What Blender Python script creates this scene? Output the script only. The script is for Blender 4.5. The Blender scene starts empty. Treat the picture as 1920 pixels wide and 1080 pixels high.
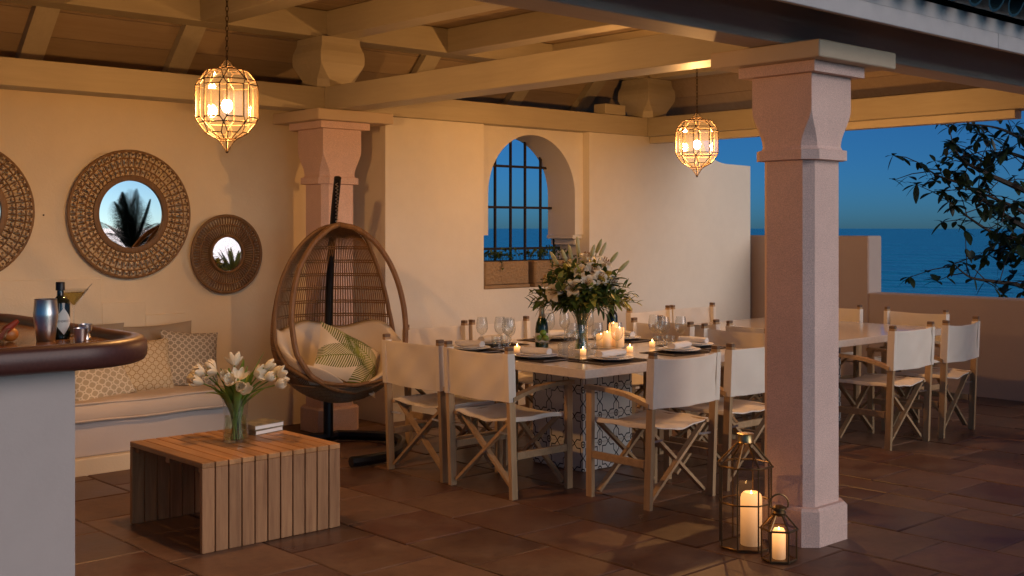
import bpy, bmesh, math, random
from mathutils import Vector, Matrix
random.seed(7)
PI = math.pi
sc = bpy.context.scene
C = sc.collection

# ---------------------------------------------------------------- camera, sky, sun, exposure
HX = 1.55
cam = bpy.data.cameras.new('camera'); camo = bpy.data.objects.new('camera', cam); C.objects.link(camo)
camo.location = (0, 0, HX); camo.rotation_euler = (PI / 2, 0, math.radians(-42.4156))
cam.lens = 41.456; cam.sensor_width = 36; cam.shift_y = -112 / 1920
cam.clip_start = 0.05; cam.clip_end = 100000
sc.camera = camo

SUN_EL, SUN_AZ = math.radians(4.0), math.radians(-90)      # the sun has just gone, behind the camera (-Y)
w = bpy.data.worlds.new('World'); sc.world = w; w.use_nodes = True
nt = w.node_tree; nt.nodes.clear()
sky = nt.nodes.new('ShaderNodeTexSky'); sky.sky_type = 'NISHITA'; sky.sun_disc = False
sky.sun_elevation = SUN_EL; sky.sun_rotation = math.radians(180)
sky.air_density = 0.35; sky.dust_density = 0.6; sky.ozone_density = 4.0
tint = nt.nodes.new('ShaderNodeMixRGB'); tint.blend_type = 'MULTIPLY'; tint.inputs[0].default_value = 1
tint.inputs[2].default_value = (1.0, 1.19, 1.04, 1)
bg = nt.nodes.new('ShaderNodeBackground'); bg.inputs[1].default_value = 0.106
wo = nt.nodes.new('ShaderNodeOutputWorld')
nt.links.new(sky.outputs[0], tint.inputs[1]); nt.links.new(tint.outputs[0], bg.inputs[0]); nt.links.new(bg.outputs[0], wo.inputs[0])

sun = bpy.data.lights.new('sun', 'SUN'); suno = bpy.data.objects.new('sun', sun); C.objects.link(suno)
sun.energy = 1.38; sun.angle = math.radians(36); sun.color = (1.0, 0.80, 0.70)
suno.rotation_euler = (math.radians(69), 0, math.radians(18))             # low afterglow travelling towards +Y

sc.view_settings.view_transform = 'Standard'; sc.view_settings.look = 'None'
sc.view_settings.exposure = 0.0; sc.view_settings.gamma = 1.0
sc.cycles.use_denoising = True
sc.cycles.sample_clamp_indirect = 3.0
sc.cycles.max_bounces = 6; sc.cycles.transparent_max_bounces = 20
sc.cycles.caustics_reflective = False; sc.cycles.caustics_refractive = False

LAMP = (1.0, 0.485, 0.155)
BULB = 3300.0

# ---------------------------------------------------------------- node helpers
class N:
    """a socket with arithmetic"""
    def __init__(s, t, k): s.t = t; s.k = k
    def _m(s, op, *a):
        n = s.t.nodes.new('ShaderNodeMath'); n.operation = op
        for i, v in enumerate((s,) + a):
            if isinstance(v, N): s.t.links.new(v.k, n.inputs[i])
            else: n.inputs[i].default_value = v
        return N(s.t, n.outputs[0])
    def __add__(s, o): return s._m('ADD', o)
    __radd__ = __add__
    def __sub__(s, o): return s._m('SUBTRACT', o)
    def __rsub__(s, o): return (s * -1.0) + o
    def __mul__(s, o): return s._m('MULTIPLY', o)
    __rmul__ = __mul__
    def __truediv__(s, o): return s._m('DIVIDE', o)
    def abs(s): return s._m('ABSOLUTE')
    def min(s, o): return s._m('MINIMUM', o)
    def max(s, o): return s._m('MAXIMUM', o)
    def lt(s, o): return s._m('LESS_THAN', o)
    def gt(s, o): return s._m('GREATER_THAN', o)
    def fract(s): return s._m('FRACT')
    def sin(s): return s._m('SINE')
    def sqrt(s): return s._m('SQRT')
    def pow(s, o): return s._m('POWER', o)
    def clamp(s): return s.max(0.0).min(1.0)

class Mat:
    def __init__(s, name, rough=0.6, metal=0.0, spec=0.5):
        s.m = bpy.data.materials.new(name); s.m.use_nodes = True; s.t = s.m.node_tree
        s.p = s.t.nodes['Principled BSDF']; s.out = s.t.nodes['Material Output']
        s.p.inputs['Roughness'].default_value = rough; s.p.inputs['Metallic'].default_value = metal
        s.p.inputs['Specular IOR Level'].default_value = spec
    def node(s, ty, **kw):
        n = s.t.nodes.new(ty)
        for k, v in kw.items(): setattr(n, k, v)
        return n
    def link(s, a, b): s.t.links.new(a.k if isinstance(a, N) else a, b)
    def coord(s, which='Object'): return s.node('ShaderNodeTexCoord').outputs[which]
    def xyz(s, which='Object'):
        n = s.node('ShaderNodeSeparateXYZ'); s.link(s.coord(which), n.inputs[0])
        return [N(s.t, n.outputs[i]) for i in range(3)]
    def rand(s): return N(s.t, s.node('ShaderNodeObjectInfo').outputs['Random'])
    def mapped(s, scale=(1, 1, 1), which='Object', rnd=0.0):
        m = s.node('ShaderNodeMapping'); s.link(s.coord(which), m.inputs[0]); m.inputs['Scale'].default_value = scale
        if rnd:
            c = s.node('ShaderNodeCombineXYZ'); r = s.rand() * rnd
            for i in range(3): s.link(r * (1.0 + i * 0.37), c.inputs[i])
            s.link(c.outputs[0], m.inputs['Location'])
        return m.outputs[0]
    def noise(s, vec, scale=5, detail=4, rough=0.6, dist=0.0):
        n = s.node('ShaderNodeTexNoise'); s.link(vec, n.inputs['Vector']); n.inputs['Scale'].default_value = scale
        n.inputs['Detail'].default_value = detail; n.inputs['Roughness'].default_value = rough; n.inputs['Distortion'].default_value = dist
        return N(s.t, n.outputs['Fac'])
    def ramp(s, fac, *stops):
        r = s.node('ShaderNodeValToRGB'); s.link(fac, r.inputs[0]); e = r.color_ramp.elements
        while len(e) < len(stops): e.new(0.5)
        for i, (p, c) in enumerate(stops): e[i].position = p; e[i].color = (*c, 1)
        return r.outputs[0]
    def mix(s, fac, a, b, mode='MIX'):
        n = s.node('ShaderNodeMixRGB'); n.blend_type = mode
        for i, v in ((0, fac), (1, a), (2, b)):
            if isinstance(v, (int, float)): n.inputs[i].default_value = v
            elif isinstance(v, tuple): n.inputs[i].default_value = (*v, 1)
            else: s.link(v, n.inputs[i])
        return n.outputs[0]
    def base(s, c):
        if isinstance(c, tuple): s.p.inputs['Base Color'].default_value = (*c, 1)
        else: s.link(c, s.p.inputs['Base Color'])
    def bump(s, h, strength=0.3, dist=0.01):
        b = s.node('ShaderNodeBump'); b.inputs['Strength'].default_value = strength; b.inputs['Distance'].default_value = dist
        s.link(h, b.inputs['Height']); s.link(b.outputs[0], s.p.inputs['Normal'])
    def emit(s, col, st):
        s.p.inputs['Emission Color'].default_value = (*col, 1)
        if isinstance(st, N): s.link(st, s.p.inputs['Emission Strength'])
        else: s.p.inputs['Emission Strength'].default_value = st

def simple(name, col, rough=0.6, metal=0.0, spec=0.5, var=0.12, scale=12, bump=0.0):
    m = Mat(name, rough, metal, spec)
    n = m.noise(m.mapped(rnd=9.0), scale, 4)
    f = (n - 0.5) * (2 * var) + 1.0
    m.base(m.mix(1.0, col, m_gray(m, f), 'MULTIPLY'))
    if bump: m.bump(n, bump, 0.01)
    return m.m
def m_gray(m, f):
    c = m.node('ShaderNodeCombineColor')
    for i in range(3): m.link(f, c.inputs[i])
    return c.outputs[0]

def plaster(name, col, var=0.10, bump=0.25, fine=60, rough=0.85, speck=0.0):
    m = Mat(name, rough, 0, 0.25)
    v = m.mapped(rnd=5.0)
    big = m.noise(v, 1.3, 5, 0.6); sm = m.noise(v, fine, 4, 0.65); md = m.noise(v, 9, 5, 0.6)
    f = (big - 0.5) * (var * 2.2) + (md - 0.5) * var + 1.0
    if speck: f = f * ((sm - 0.5) * speck + 1.0)
    m.base(m.mix(1.0, col, m_gray(m, f), 'MULTIPLY'))
    m.bump(sm * 0.6 + md * 0.5, bump, 0.006)
    return m.m

def woodmat(name, dark, light, axis='z', rough=0.55, grain=1.0, rnd=True):
    m = Mat(name, rough, 0, 0.35)
    s = [14.0, 14.0, 14.0]; s['xyz'.index(axis)] = 1.1
    v = m.mapped(tuple(k * grain for k in s), rnd=17.0)
    a = m.noise(v, 1.6, 6, 0.62, 0.8); b = m.noise(v, 7, 3, 0.6)
    f = (a * 0.75 + b * 0.25 - 0.28) * 2.0
    col = m.ramp(f.clamp(), (0.0, dark), (1.0, light))
    r = m.rand() * 0.34 + 0.80
    m.base(m.mix(1.0, col, m_gray(m, r), 'MULTIPLY')); m.bump(a, 0.15, 0.004)
    return m.m

def glassmat(name, tintc=(1, 1, 1), gloss=0.14, rough=0.03, trans=0.0, tcol=(1, .9, .75)):
    """thin glass: clear sheet with a Fresnel reflection"""
    m = Mat(name); t = m.t; t.nodes.remove(m.p)
    tr = m.node('ShaderNodeBsdfTransparent'); tr.inputs[0].default_value = (*tintc, 1)
    gl = m.node('ShaderNodeBsdfGlossy'); gl.inputs['Roughness'].default_value = rough
    lw = m.node('ShaderNodeLayerWeight'); lw.inputs[0].default_value = 0.5
    fac = (N(t, lw.outputs['Facing']).pow(4.0) * 0.75 + 0.035 + gloss).clamp()
    mx = m.node('ShaderNodeMixShader'); m.link(fac, mx.inputs[0]); m.link(tr.outputs[0], mx.inputs[1]); m.link(gl.outputs[0], mx.inputs[2])
    o = mx.outputs[0]
    if trans:
        tl = m.node('ShaderNodeBsdfTranslucent'); tl.inputs[0].default_value = (*tcol, 1)
        m2 = m.node('ShaderNodeMixShader'); m2.inputs[0].default_value = trans
        m.link(o, m2.inputs[1]); m.link(tl.outputs[0], m2.inputs[2]); o = m2.outputs[0]
    m.link(o, m.out.inputs[0])
    return m.m

def cloth(name, col, trans=0.25, scale=260, bump=0.12, var=0.06):
    m = Mat(name, 0.9, 0, 0.15); t = m.t
    v = m.mapped(rnd=3.0); n = m.noise(v, 6, 4); f = (n - 0.5) * (2 * var) + 1.0
    c = m.mix(1.0, col, m_gray(m, f), 'MULTIPLY'); m.base(c); m.bump(m.noise(v, scale, 2) * 0.5 + n, bump, 0.004)
    if trans:
        tl = m.node('ShaderNodeBsdfTranslucent'); m.link(c, tl.inputs[0])
        mx = m.node('ShaderNodeMixShader'); mx.inputs[0].default_value = trans
        m.link(m.p.outputs[0], mx.inputs[1]); m.link(tl.outputs[0], mx.inputs[2]); m.link(mx.outputs[0], m.out.inputs[0])
    return m.m

def foliage(name, c1, c2, trans=0.2, rough=0.5):
    m = Mat(name, rough, 0, 0.4)
    n = m.noise(m.mapped(rnd=3.0), 9, 3)
    c = m.ramp((n * 1.8 - 0.4).clamp(), (0, c1), (1, c2)); m.base(c)
    tl = m.node('ShaderNodeBsdfTranslucent'); m.link(c, tl.inputs[0])
    mx = m.node('ShaderNodeMixShader'); mx.inputs[0].default_value = trans
    m.link(m.p.outputs[0], mx.inputs[1]); m.link(tl.outputs[0], mx.inputs[2]); m.link(mx.outputs[0], m.out.inputs[0])
    return m.m

# ---------------------------------------------------------------- mesh helpers
class MB:
    def __init__(s): s.v = []; s.f = []; s.uv = {}
    def add(s, vs, fs, M=None):
        o = len(s.v)
        s.v += [tuple(M @ Vector(v)) if M is not None else tuple(v) for v in vs]
        s.f += [tuple(i + o for i in f) for f in fs]
        return s
    def box(s, x0, x1, y0, y1, z0, z1, b=0.0, M=None):
        if b <= 0:
            vs = [(x, y, z) for z in (z0, z1) for y in (y0, y1) for x in (x0, x1)]
            fs = [(0, 2, 3, 1), (4, 5, 7, 6), (0, 1, 5, 4), (2, 6, 7, 3), (0, 4, 6, 2), (1, 3, 7, 5)]
            return s.add(vs, fs, M)
        c = Vector(((x0 + x1) / 2, (y0 + y1) / 2, (z0 + z1) / 2)); h = ((x1 - x0) / 2, (y1 - y0) / 2, (z1 - z0) / 2)
        b = min(b, *(q * 0.49 for q in h))
        vs = []; ix = {}
        for sx in (-1, 1):
            for sy in (-1, 1):
                for sz in (-1, 1):
                    for a in range(3):
                        p = [sx * (h[0] - b), sy * (h[1] - b), sz * (h[2] - b)]; sg = (sx, sy, sz); p[a] = sg[a] * h[a]
                        ix[(sx, sy, sz, a)] = len(vs); vs.append((c.x + p[0], c.y + p[1], c.z + p[2]))
        fs = []
        for a in range(3):
            u, v_ = (a + 1) % 3, (a + 2) % 3
            for sg in (-1, 1):
                q = []
                for su, sv in ((-1, -1), (1, -1), (1, 1), (-1, 1)):
                    k = [0, 0, 0]; k[a] = sg; k[u] = su; k[v_] = sv; q.append(ix[(*k, a)])
                fs.append(tuple(q if sg > 0 else q[::-1]))
        for a in range(3):                       # edges along axis a
            u, v_ = (a + 1) % 3, (a + 2) % 3
            for su in (-1, 1):
                for sv in (-1, 1):
                    k0 = [0, 0, 0]; k1 = [0, 0, 0]; k0[a] = -1; k1[a] = 1
                    for k in (k0, k1): k[u] = su; k[v_] = sv
                    q = [ix[(*k0, u)], ix[(*k1, u)], ix[(*k1, v_)], ix[(*k0, v_)]]
                    fs.append(tuple(q if su * sv < 0 else q[::-1]))
        for sx in (-1, 1):
            for sy in (-1, 1):
                for sz in (-1, 1):
                    q = [ix[(sx, sy, sz, a)] for a in range(3)]
                    fs.append(tuple(q if sx * sy * sz > 0 else q[::-1]))
        return s.add(vs, fs, M)
    def tube(s, pts, r, n=6, closed=False, M=None):
        pts = [Vector(p) for p in pts]; L = len(pts); vs = []; fs = []
        rr = r if isinstance(r, (list, tuple)) else [r] * L
        up = None
        for i, p in enumerate(pts):
            if closed: d = pts[(i + 1) % L] - pts[i - 1]
            else: d = pts[min(i + 1, L - 1)] - pts[max(i - 1, 0)]
            if d.length < 1e-9: d = Vector((0, 0, 1))
            d.normalize()
            if up is None:
                up = Vector((0, 0, 1)) if abs(d.z) < 0.9 else Vector((1, 0, 0))
            a = d.cross(up)
            if a.length < 1e-6: a = d.cross(Vector((0, 1, 0.3)))
            a.normalize(); b = a.cross(d).normalized(); up = b
            for k in range(n):
                t = 2 * PI * k / n; vs.append(p + (a * math.cos(t) + b * math.sin(t)) * rr[i])
        for i in range(L if closed else L - 1):
            j = (i + 1) % L
            for k in range(n):
                k2 = (k + 1) % n; fs.append((i * n + k, i * n + k2, j * n + k2, j * n + k))
        if not closed:
            fs.append(tuple(range(n))[::-1]); fs.append(tuple((L - 1) * n + k for k in range(n)))
        return s.add(vs, fs, M)
    def bar(s, p, q, w, h, M=None, up=(0, 0, 1), b=0.0):
        p, q = Vector(p), Vector(q); d = q - p; L = d.length; d.normalize(); up = Vector(up)
        if abs(d.dot(up)) > 0.98: up = Vector((0, 1, 0))
        a = d.cross(up).normalized(); u = a.cross(d).normalized()
        m = Matrix((( d.x, a.x, u.x, p.x), (d.y, a.y, u.y, p.y), (d.z, a.z, u.z, p.z), (0, 0, 0, 1)))
        if M is not None: m = M @ m
        return s.box(0, L, -w / 2, w / 2, -h / 2, h / 2, b, m)
    def lathe(s, prof, n=24, M=None, cap=True, phase=0.0):
        vs = []; fs = []
        for r, z in prof:
            for k in range(n):
                t = 2 * PI * k / n + phase; vs.append((max(r, 1e-5) * math.cos(t), max(r, 1e-5) * math.sin(t), z))
        for i in range(len(prof) - 1):
            for k in range(n):
                k2 = (k + 1) % n; fs.append((i * n + k, i * n + k2, (i + 1) * n + k2, (i + 1) * n + k))
        if cap:
            fs.append(tuple(range(n))[::-1]); L = len(prof) - 1; fs.append(tuple(L * n + k for k in range(n)))
        return s.add(vs, fs, M)
    def prism(s, poly, a0, a1, axis='y', M=None):
        """poly in the two other axes (x,z for y / x,y for z / y,z for x), extruded along axis"""
        n = len(poly)
        def pt(p, a):
            return {'y': (p[0], a, p[1]), 'z': (p[0], p[1], a), 'x': (a, p[0], p[1])}[axis]
        vs = [pt(p, a0) for p in poly] + [pt(p, a1) for p in poly]
        fs = [tuple(range(n))[::-1], tuple(range(n, 2 * n))] + [(i, (i + 1) % n, n + (i + 1) % n, n + i) for i in range(n)]
        return s.add(vs, fs, M)
    def ball(s, c, r, n=10, m=7, M=None):
        c = Vector(c); r = r if isinstance(r, tuple) else (r, r, r); vs = []; fs = []
        for i in range(m + 1):
            t = PI * i / m
            for k in range(n):
                p = 2 * PI * k / n; vs.append((c.x + r[0] * math.sin(t) * math.cos(p), c.y + r[1] * math.sin(t) * math.sin(p), c.z - r[2] * math.cos(t)))
        for i in range(m):
            for k in range(n): fs.append((i * n + k, i * n + (k + 1) % n, (i + 1) * n + (k + 1) % n, (i + 1) * n + k))
        return s.add(vs, fs, M)
    def grid(s, fn, nu, nv, uv=False, M=None):
        o = len(s.f); vs = []; fs = []
        for j in range(nv + 1):
            for i in range(nu + 1): vs.append(fn(i / nu, j / nv))
        for j in range(nv):
            for i in range(nu):
                a = j * (nu + 1) + i; fs.append((a, a + 1, a + nu + 2, a + nu + 1))
                if uv: s.uv[o + len(fs) - 1] = [(i / nu, j / nv), ((i + 1) / nu, j / nv), ((i + 1) / nu, (j + 1) / nv), (i / nu, (j + 1) / nv)]
        return s.add(vs, fs, M)
    def mesh(s, name, mat, smooth=False, fix=True):
        me = bpy.data.meshes.new(name); me.from_pydata(s.v, [], s.f)
        if s.uv:
            ul = me.uv_layers.new(name='UVMap')
            for fi, co in s.uv.items():
                for li, c in zip(me.polygons[fi].loop_indices, co): ul.data[li].uv = c
        if fix:
            bm = bmesh.new(); bm.from_mesh(me)
            bmesh.ops.remove_doubles(bm, verts=bm.verts, dist=1e-5) if not s.uv else None
            bmesh.ops.recalc_face_normals(bm, faces=bm.faces); bm.to_mesh(me); bm.free()
        me.materials.append(mat)
        if smooth:
            me.polygons.foreach_set('use_smooth', [True] * len(me.polygons))
            if smooth != 'all':
                try: me.set_sharp_from_angle(angle=math.radians(40))
                except Exception: pass
        me.update(); return me

def link(name, me, parent=None, loc=None, rot=None, kind=None):
    o = bpy.data.objects.new(name, me); C.objects.link(o)
    if parent is not None: o.parent = parent
    if loc is not None: o.location = loc
    if rot is not None: o.rotation_euler = rot
    if kind: o['kind'] = kind
    return o
def tag(o, label, cat, group=None, kind=None):
    o['label'] = label; o['category'] = cat
    if group: o['group'] = group
    if kind: o['kind'] = kind
    return o
def thing(name, label, cat, loc=(0, 0, 0), rz=0.0, group=None):
    o = bpy.data.objects.new(name, None); C.objects.link(o); o.location = loc; o.rotation_euler = (0, 0, rz); o.empty_display_size = 0.1
    return tag(o, label, cat, group)
def struct(name, me):
    o = link(name, me); o['kind'] = 'structure'; return o
def dup(root, loc, rz, label, group=None):
    def cp(o, par):
        c = o.copy(); C.objects.link(c); c.parent = par
        for ch in o.children: cp(ch, c)
        return c
    r = cp(root, None); r.location = loc; r.rotation_euler = (0, 0, rz); r['label'] = label
    if group: r['group'] = group
    return r

# ---------------------------------------------------------------- materials
WALL = plaster('cream_wall_paint', (0.75, 0.64, 0.46), 0.085, 0.42, 70)
WALLW = plaster('white_wall_paint', (0.76, 0.70, 0.585), 0.085, 0.42, 70)
SEAW = plaster('terrace_wall_paint', (0.45, 0.36, 0.31), 0.07, 0.3, 70)
BARW = plaster('bar_white_paint_shaded', (0.45, 0.405, 0.38), 0.09, 0.3, 40)  # white bar paint, greyed so its colour carries the shade on the front
STONE = plaster('pink_rough_stone', (0.72, 0.52, 0.44), 0.16, 0.8, 170, 0.85, 0.95)
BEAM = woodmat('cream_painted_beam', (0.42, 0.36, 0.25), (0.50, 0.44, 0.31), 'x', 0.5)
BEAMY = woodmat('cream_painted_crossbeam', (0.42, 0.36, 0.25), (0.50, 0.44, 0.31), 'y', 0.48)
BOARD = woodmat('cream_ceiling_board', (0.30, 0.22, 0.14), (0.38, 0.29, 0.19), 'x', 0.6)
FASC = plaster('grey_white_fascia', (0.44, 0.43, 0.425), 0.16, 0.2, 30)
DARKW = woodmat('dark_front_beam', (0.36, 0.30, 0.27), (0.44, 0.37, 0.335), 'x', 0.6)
TEAK = woodmat('teak_slats', (0.22, 0.10, 0.042), (0.50, 0.27, 0.125), 'z', 0.5)
TEAKT = woodmat('teak_slats_top', (0.26, 0.12, 0.045), (0.58, 0.31, 0.13), 'y', 0.38)
CHW = woodmat('pale_chair_wood', (0.34, 0.22, 0.11), (0.56, 0.39, 0.22), 'z', 0.5)
CHX = woodmat('pale_chair_rails', (0.34, 0.22, 0.11), (0.56, 0.39, 0.22), 'x', 0.5)
TIP = simple('brown_post_tip', (0.16, 0.10, 0.06), 0.5)
CANVAS = cloth('natural_canvas', (0.86, 0.79, 0.67), 0.12, 260, 0.6)
STEEL = simple('brushed_steel', (0.60, 0.58, 0.56), 0.28, 1.0, var=0.05)
BLACK = simple('black_metal', (0.012, 0.012, 0.014), 0.4, 0.3)
IRON = simple('rusty_dark_iron', (0.035, 0.025, 0.02), 0.7, 0.4, var=0.4, scale=30)
BRASS = simple('antique_brass_wire', (0.07, 0.042, 0.02), 0.5, 0.7)
BRASSF = simple('dull_brass_frame', (0.20, 0.125, 0.055), 0.42, 0.9)
BRASSL = simple('aged_brass', (0.42, 0.30, 0.14), 0.35, 1.0)
LGLASS = glassmat('lantern_glass', (0.95, 0.93, 0.90), 0.02, 0.06, 0.0065, (1, .96, .88))
GLASS = glassmat('clear_glass', (0.96, 0.97, 0.97), 0.02, 0.02)
FGLASS = glassmat('lantern_pane_glass', (0.92, 0.91, 0.90), 0.02, 0.03)
MIRROR = Mat('mirror_silver', 0.015, 1.0); MIRROR.base((0.80, 0.80, 0.82)); MIRROR = MIRROR.m
RATTAN = woodmat('rattan_cane', (0.13, 0.066, 0.027), (0.34, 0.185, 0.08), 'z', 0.5, 3)
RATTANM = woodmat('mirror_rattan', (0.13, 0.07, 0.03), (0.30, 0.17, 0.075), 'z', 0.55, 3)
RATTANP = simple('pale_rattan_loops', (0.66, 0.50, 0.31), 0.6)
LEATHER = Mat('oxblood_leather', 0.42, 0, 0.5); _n = LEATHER.noise(LEATHER.mapped(), 90, 3); LEATHER.base(LEATHER.ramp(_n, (0.2, (0.045, 0.014, 0.012)), (0.9, (0.085, 0.028, 0.022)))); LEATHER.bump(_n, 0.12, 0.003); LEATHER = LEATHER.m
BARTOP = woodmat('varnished_bar_top', (0.10, 0.045, 0.02), (0.24, 0.12, 0.05), 'x', 0.16)
WHITE = simple('white_porcelain', (0.80, 0.78, 0.74), 0.2, var=0.02)
QUARTZ = Mat('polished_stone_top', 0.12, 0, 0.5); _n = QUARTZ.noise(QUARTZ.mapped(), 40, 4); QUARTZ.base(QUARTZ.ramp(_n, (0.2, (0.60, 0.53, 0.45)), (0.9, (0.72, 0.65, 0.56)))); QUARTZ = QUARTZ.m
MATT = cloth('dark_woven_placemat', (0.045, 0.035, 0.03), 0, 400, 0.3)
NAPK = cloth('white_napkin', (0.80, 0.77, 0.72), 0.1)
CUSH = cloth('cream_cushion', (0.78, 0.68, 0.53), 0.05, 160, 0.2)
SEATC = cloth('beige_seat_cushion', (0.60, 0.50, 0.40), 0, 160, 0.15)
GREYC = cloth('taupe_cushion', (0.36, 0.29, 0.21), 0, 200, 0.2)
STEM = foliage('tulip_green', (0.10, 0.19, 0.03), (0.22, 0.34, 0.07), 0.25)
LEAF = foliage('bouquet_leaf', (0.020, 0.050, 0.012), (0.11, 0.17, 0.035), 0.2)
LEAFY = foliage('yellow_green_leaf', (0.20, 0.23, 0.03), (0.48, 0.42, 0.09), 0.25)
TREEL = foliage('dark_tree_leaf', (0.010, 0.022, 0.010), (0.03, 0.05, 0.018), 0.08, 0.4)
PALML = foliage('palm_leaf', (0.010, 0.030, 0.016), (0.03, 0.06, 0.03), 0.1)
BARK = simple('grey_bark', (0.05, 0.038, 0.03), 0.9, var=0.4, bump=0.6)
PETAL = foliage('white_petal', (0.72, 0.66, 0.46), (0.84, 0.79, 0.66), 0.3)
BUD = foliage('green_white_bud', (0.40, 0.46, 0.20), (0.70, 0.68, 0.48), 0.3)
PLANT = plaster('rough_stone_planter', (0.34, 0.225, 0.12), 0.30, 1.0, 60)
SOIL = simple('dark_soil', (0.03, 0.02, 0.015), 0.95)
TILER = simple('dark_glazed_roof_tile', (0.018, 0.040, 0.045), 0.25, 0, 0.6, var=0.4, scale=6)
GREENG = glassmat('green_bottle_glass', (0.10, 0.22, 0.10), 0.06, 0.05)
BOTTLE = simple('dark_bottle_glass', (0.006, 0.012, 0.008), 0.08, 0, 0.6)
FOIL = simple('pale_gold_foil', (0.55, 0.45, 0.28), 0.35, 0.8)
LABELM = simple('paper_label', (0.62, 0.62, 0.58), 0.7, var=0.05)
INK = simple('dark_ink', (0.03, 0.03, 0.035), 0.7)
LIME = simple('lime_green', (0.16, 0.26, 0.03), 0.4)
GROUT = plaster('sandy_grout', (0.20, 0.13, 0.09), 0.2, 0.5, 60)

def wax(name, st, h):
    m = Mat(name, 0.5); m.base((0.80, 0.60, 0.38))
    x, y, z = m.xyz('Object')
    g = ((z / h).clamp()).pow(1.6) * 0.85 + 0.15
    m.emit((1.0, 0.42, 0.12), g * st); m.m.cycles.emission_sampling = 'NONE'; return m.m
FLAME = Mat('flame'); FLAME.base((0, 0, 0)); FLAME.emit((1.0, 0.55, 0.18), 26.0); FLAME = FLAME.m
BULBM = Mat('bulb'); BULBM.base((0, 0, 0)); BULBM.emit(LAMP, BULB); BULBM = BULBM.m

# terracotta tile: colour by tile, blotches, worn edges
def terracotta():
    m = Mat('terracotta_tile', 0.42, 0, 0.4)
    r = m.rand(); v = m.mapped(rnd=31.0)
    a = m.noise(v, 3.5, 6, 0.65); b = m.noise(v, 22, 4, 0.6)
    c1 = m.ramp(r, (0.0, (0.052, 0.020, 0.013)), (0.3, (0.130, 0.054, 0.031)), (0.65, (0.215, 0.120, 0.070)), (1.0, (0.095, 0.033, 0.020)))
    d_ = m.noise(v, 1.4, 4, 0.7); c1 = m.mix((d_ * 3.2 - 1.25).clamp() * 0.75, c1, (0.060, 0.026, 0.017))
    c2 = m.mix((a * 3.0 - 1.15).clamp() * 0.7, c1, (0.19, 0.125, 0.082))
    c3 = m.mix((b * 2.4 - 1.15).clamp() * 0.5, c2, (0.055, 0.025, 0.016))
    m.base(c3); m.link((a * 0.40 + m.rand() * 0.18 + 0.13), m.p.inputs['Roughness']); m.bump(a * 0.8 + b * 0.35, 0.35, 0.008)
    return m.m
TERRA = terracotta()

# printed majolica tile: star outline, rosette and corner marks
def azulejo():
    m = Mat('printed_tile', 0.16, 0, 0.5)
    x, y, z = m.xyz('Generated')
    u = (x - 0.5).abs() * 2.0; v = (z - 0.5).abs() * 2.0
    sq = u.max(v); di = (u + v) * 0.7071
    star = (sq.min(di) - 0.66 ); d = (u * u + v * v).sqrt()
    cu = 1.0 - u; cv = 1.0 - v; cd = (cu * cu + cv * cv).sqrt()
    l1 = (sq.max(di * 0.94) .min(di.max(sq * 0.94)) - 0.70).abs().lt(0.035)
    st = (sq.min(di) - 0.70).abs().lt(0.042)
    dots = (cd - 0.20).abs().lt(0.045).max((cd - 0.07).lt(0.0))
    petal = ((u * v * 9.0) - 0.0 - (0.42 - cd)).abs().lt(0.05) * cd.lt(0.5)
    k = st.max(dots).max(petal).clamp()
    n = m.noise(m.mapped(rnd=7.0), 30, 3)
    base = m.mix(n * 0.5, (0.70, 0.68, 0.63), (0.60, 0.59, 0.56))
    m.base(m.mix(k, base, (0.028, 0.032, 0.045)))
    return m.m
AZUL = azulejo()

def ringcloth(name, ground, line, rep, rad=0.44, wid=0.06):
    m = Mat(name, 0.9, 0, 0.1)
    n = m.node('ShaderNodeSeparateXYZ'); m.link(m.coord('UV'), n.inputs[0]); U = N(m.t, n.outputs[0]) * rep; V = N(m.t, n.outputs[1]) * rep
    def rings(ou, ov):
        a = (U + ou).fract() - 0.5; b = (V + ov).fract() - 0.5
        return ((a * a + b * b).sqrt() - rad * 0.74).abs().lt(wid)
    k = rings(0.0, 0.0).max(rings(0.5, 0.5))
    fn = m.noise(m.mapped(), 300, 2)
    m.base(m.mix(k, ground, line)); m.bump(k * 0.4 + fn * 0.4, 0.3, 0.003)
    return m.m
RING1 = ringcloth('pillow_gold_rings', (0.62, 0.50, 0.32), (0.36, 0.22, 0.09), 7.0, 0.5, 0.032)
RING2 = ringcloth('pillow_white_rings', (0.34, 0.28, 0.20), (0.66, 0.57, 0.43), 8.0, 0.5, 0.06)
RING3 = ringcloth('pillow_sand_rings', (0.46, 0.37, 0.24), (0.70, 0.60, 0.44), 6.5, 0.5, 0.06)

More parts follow.
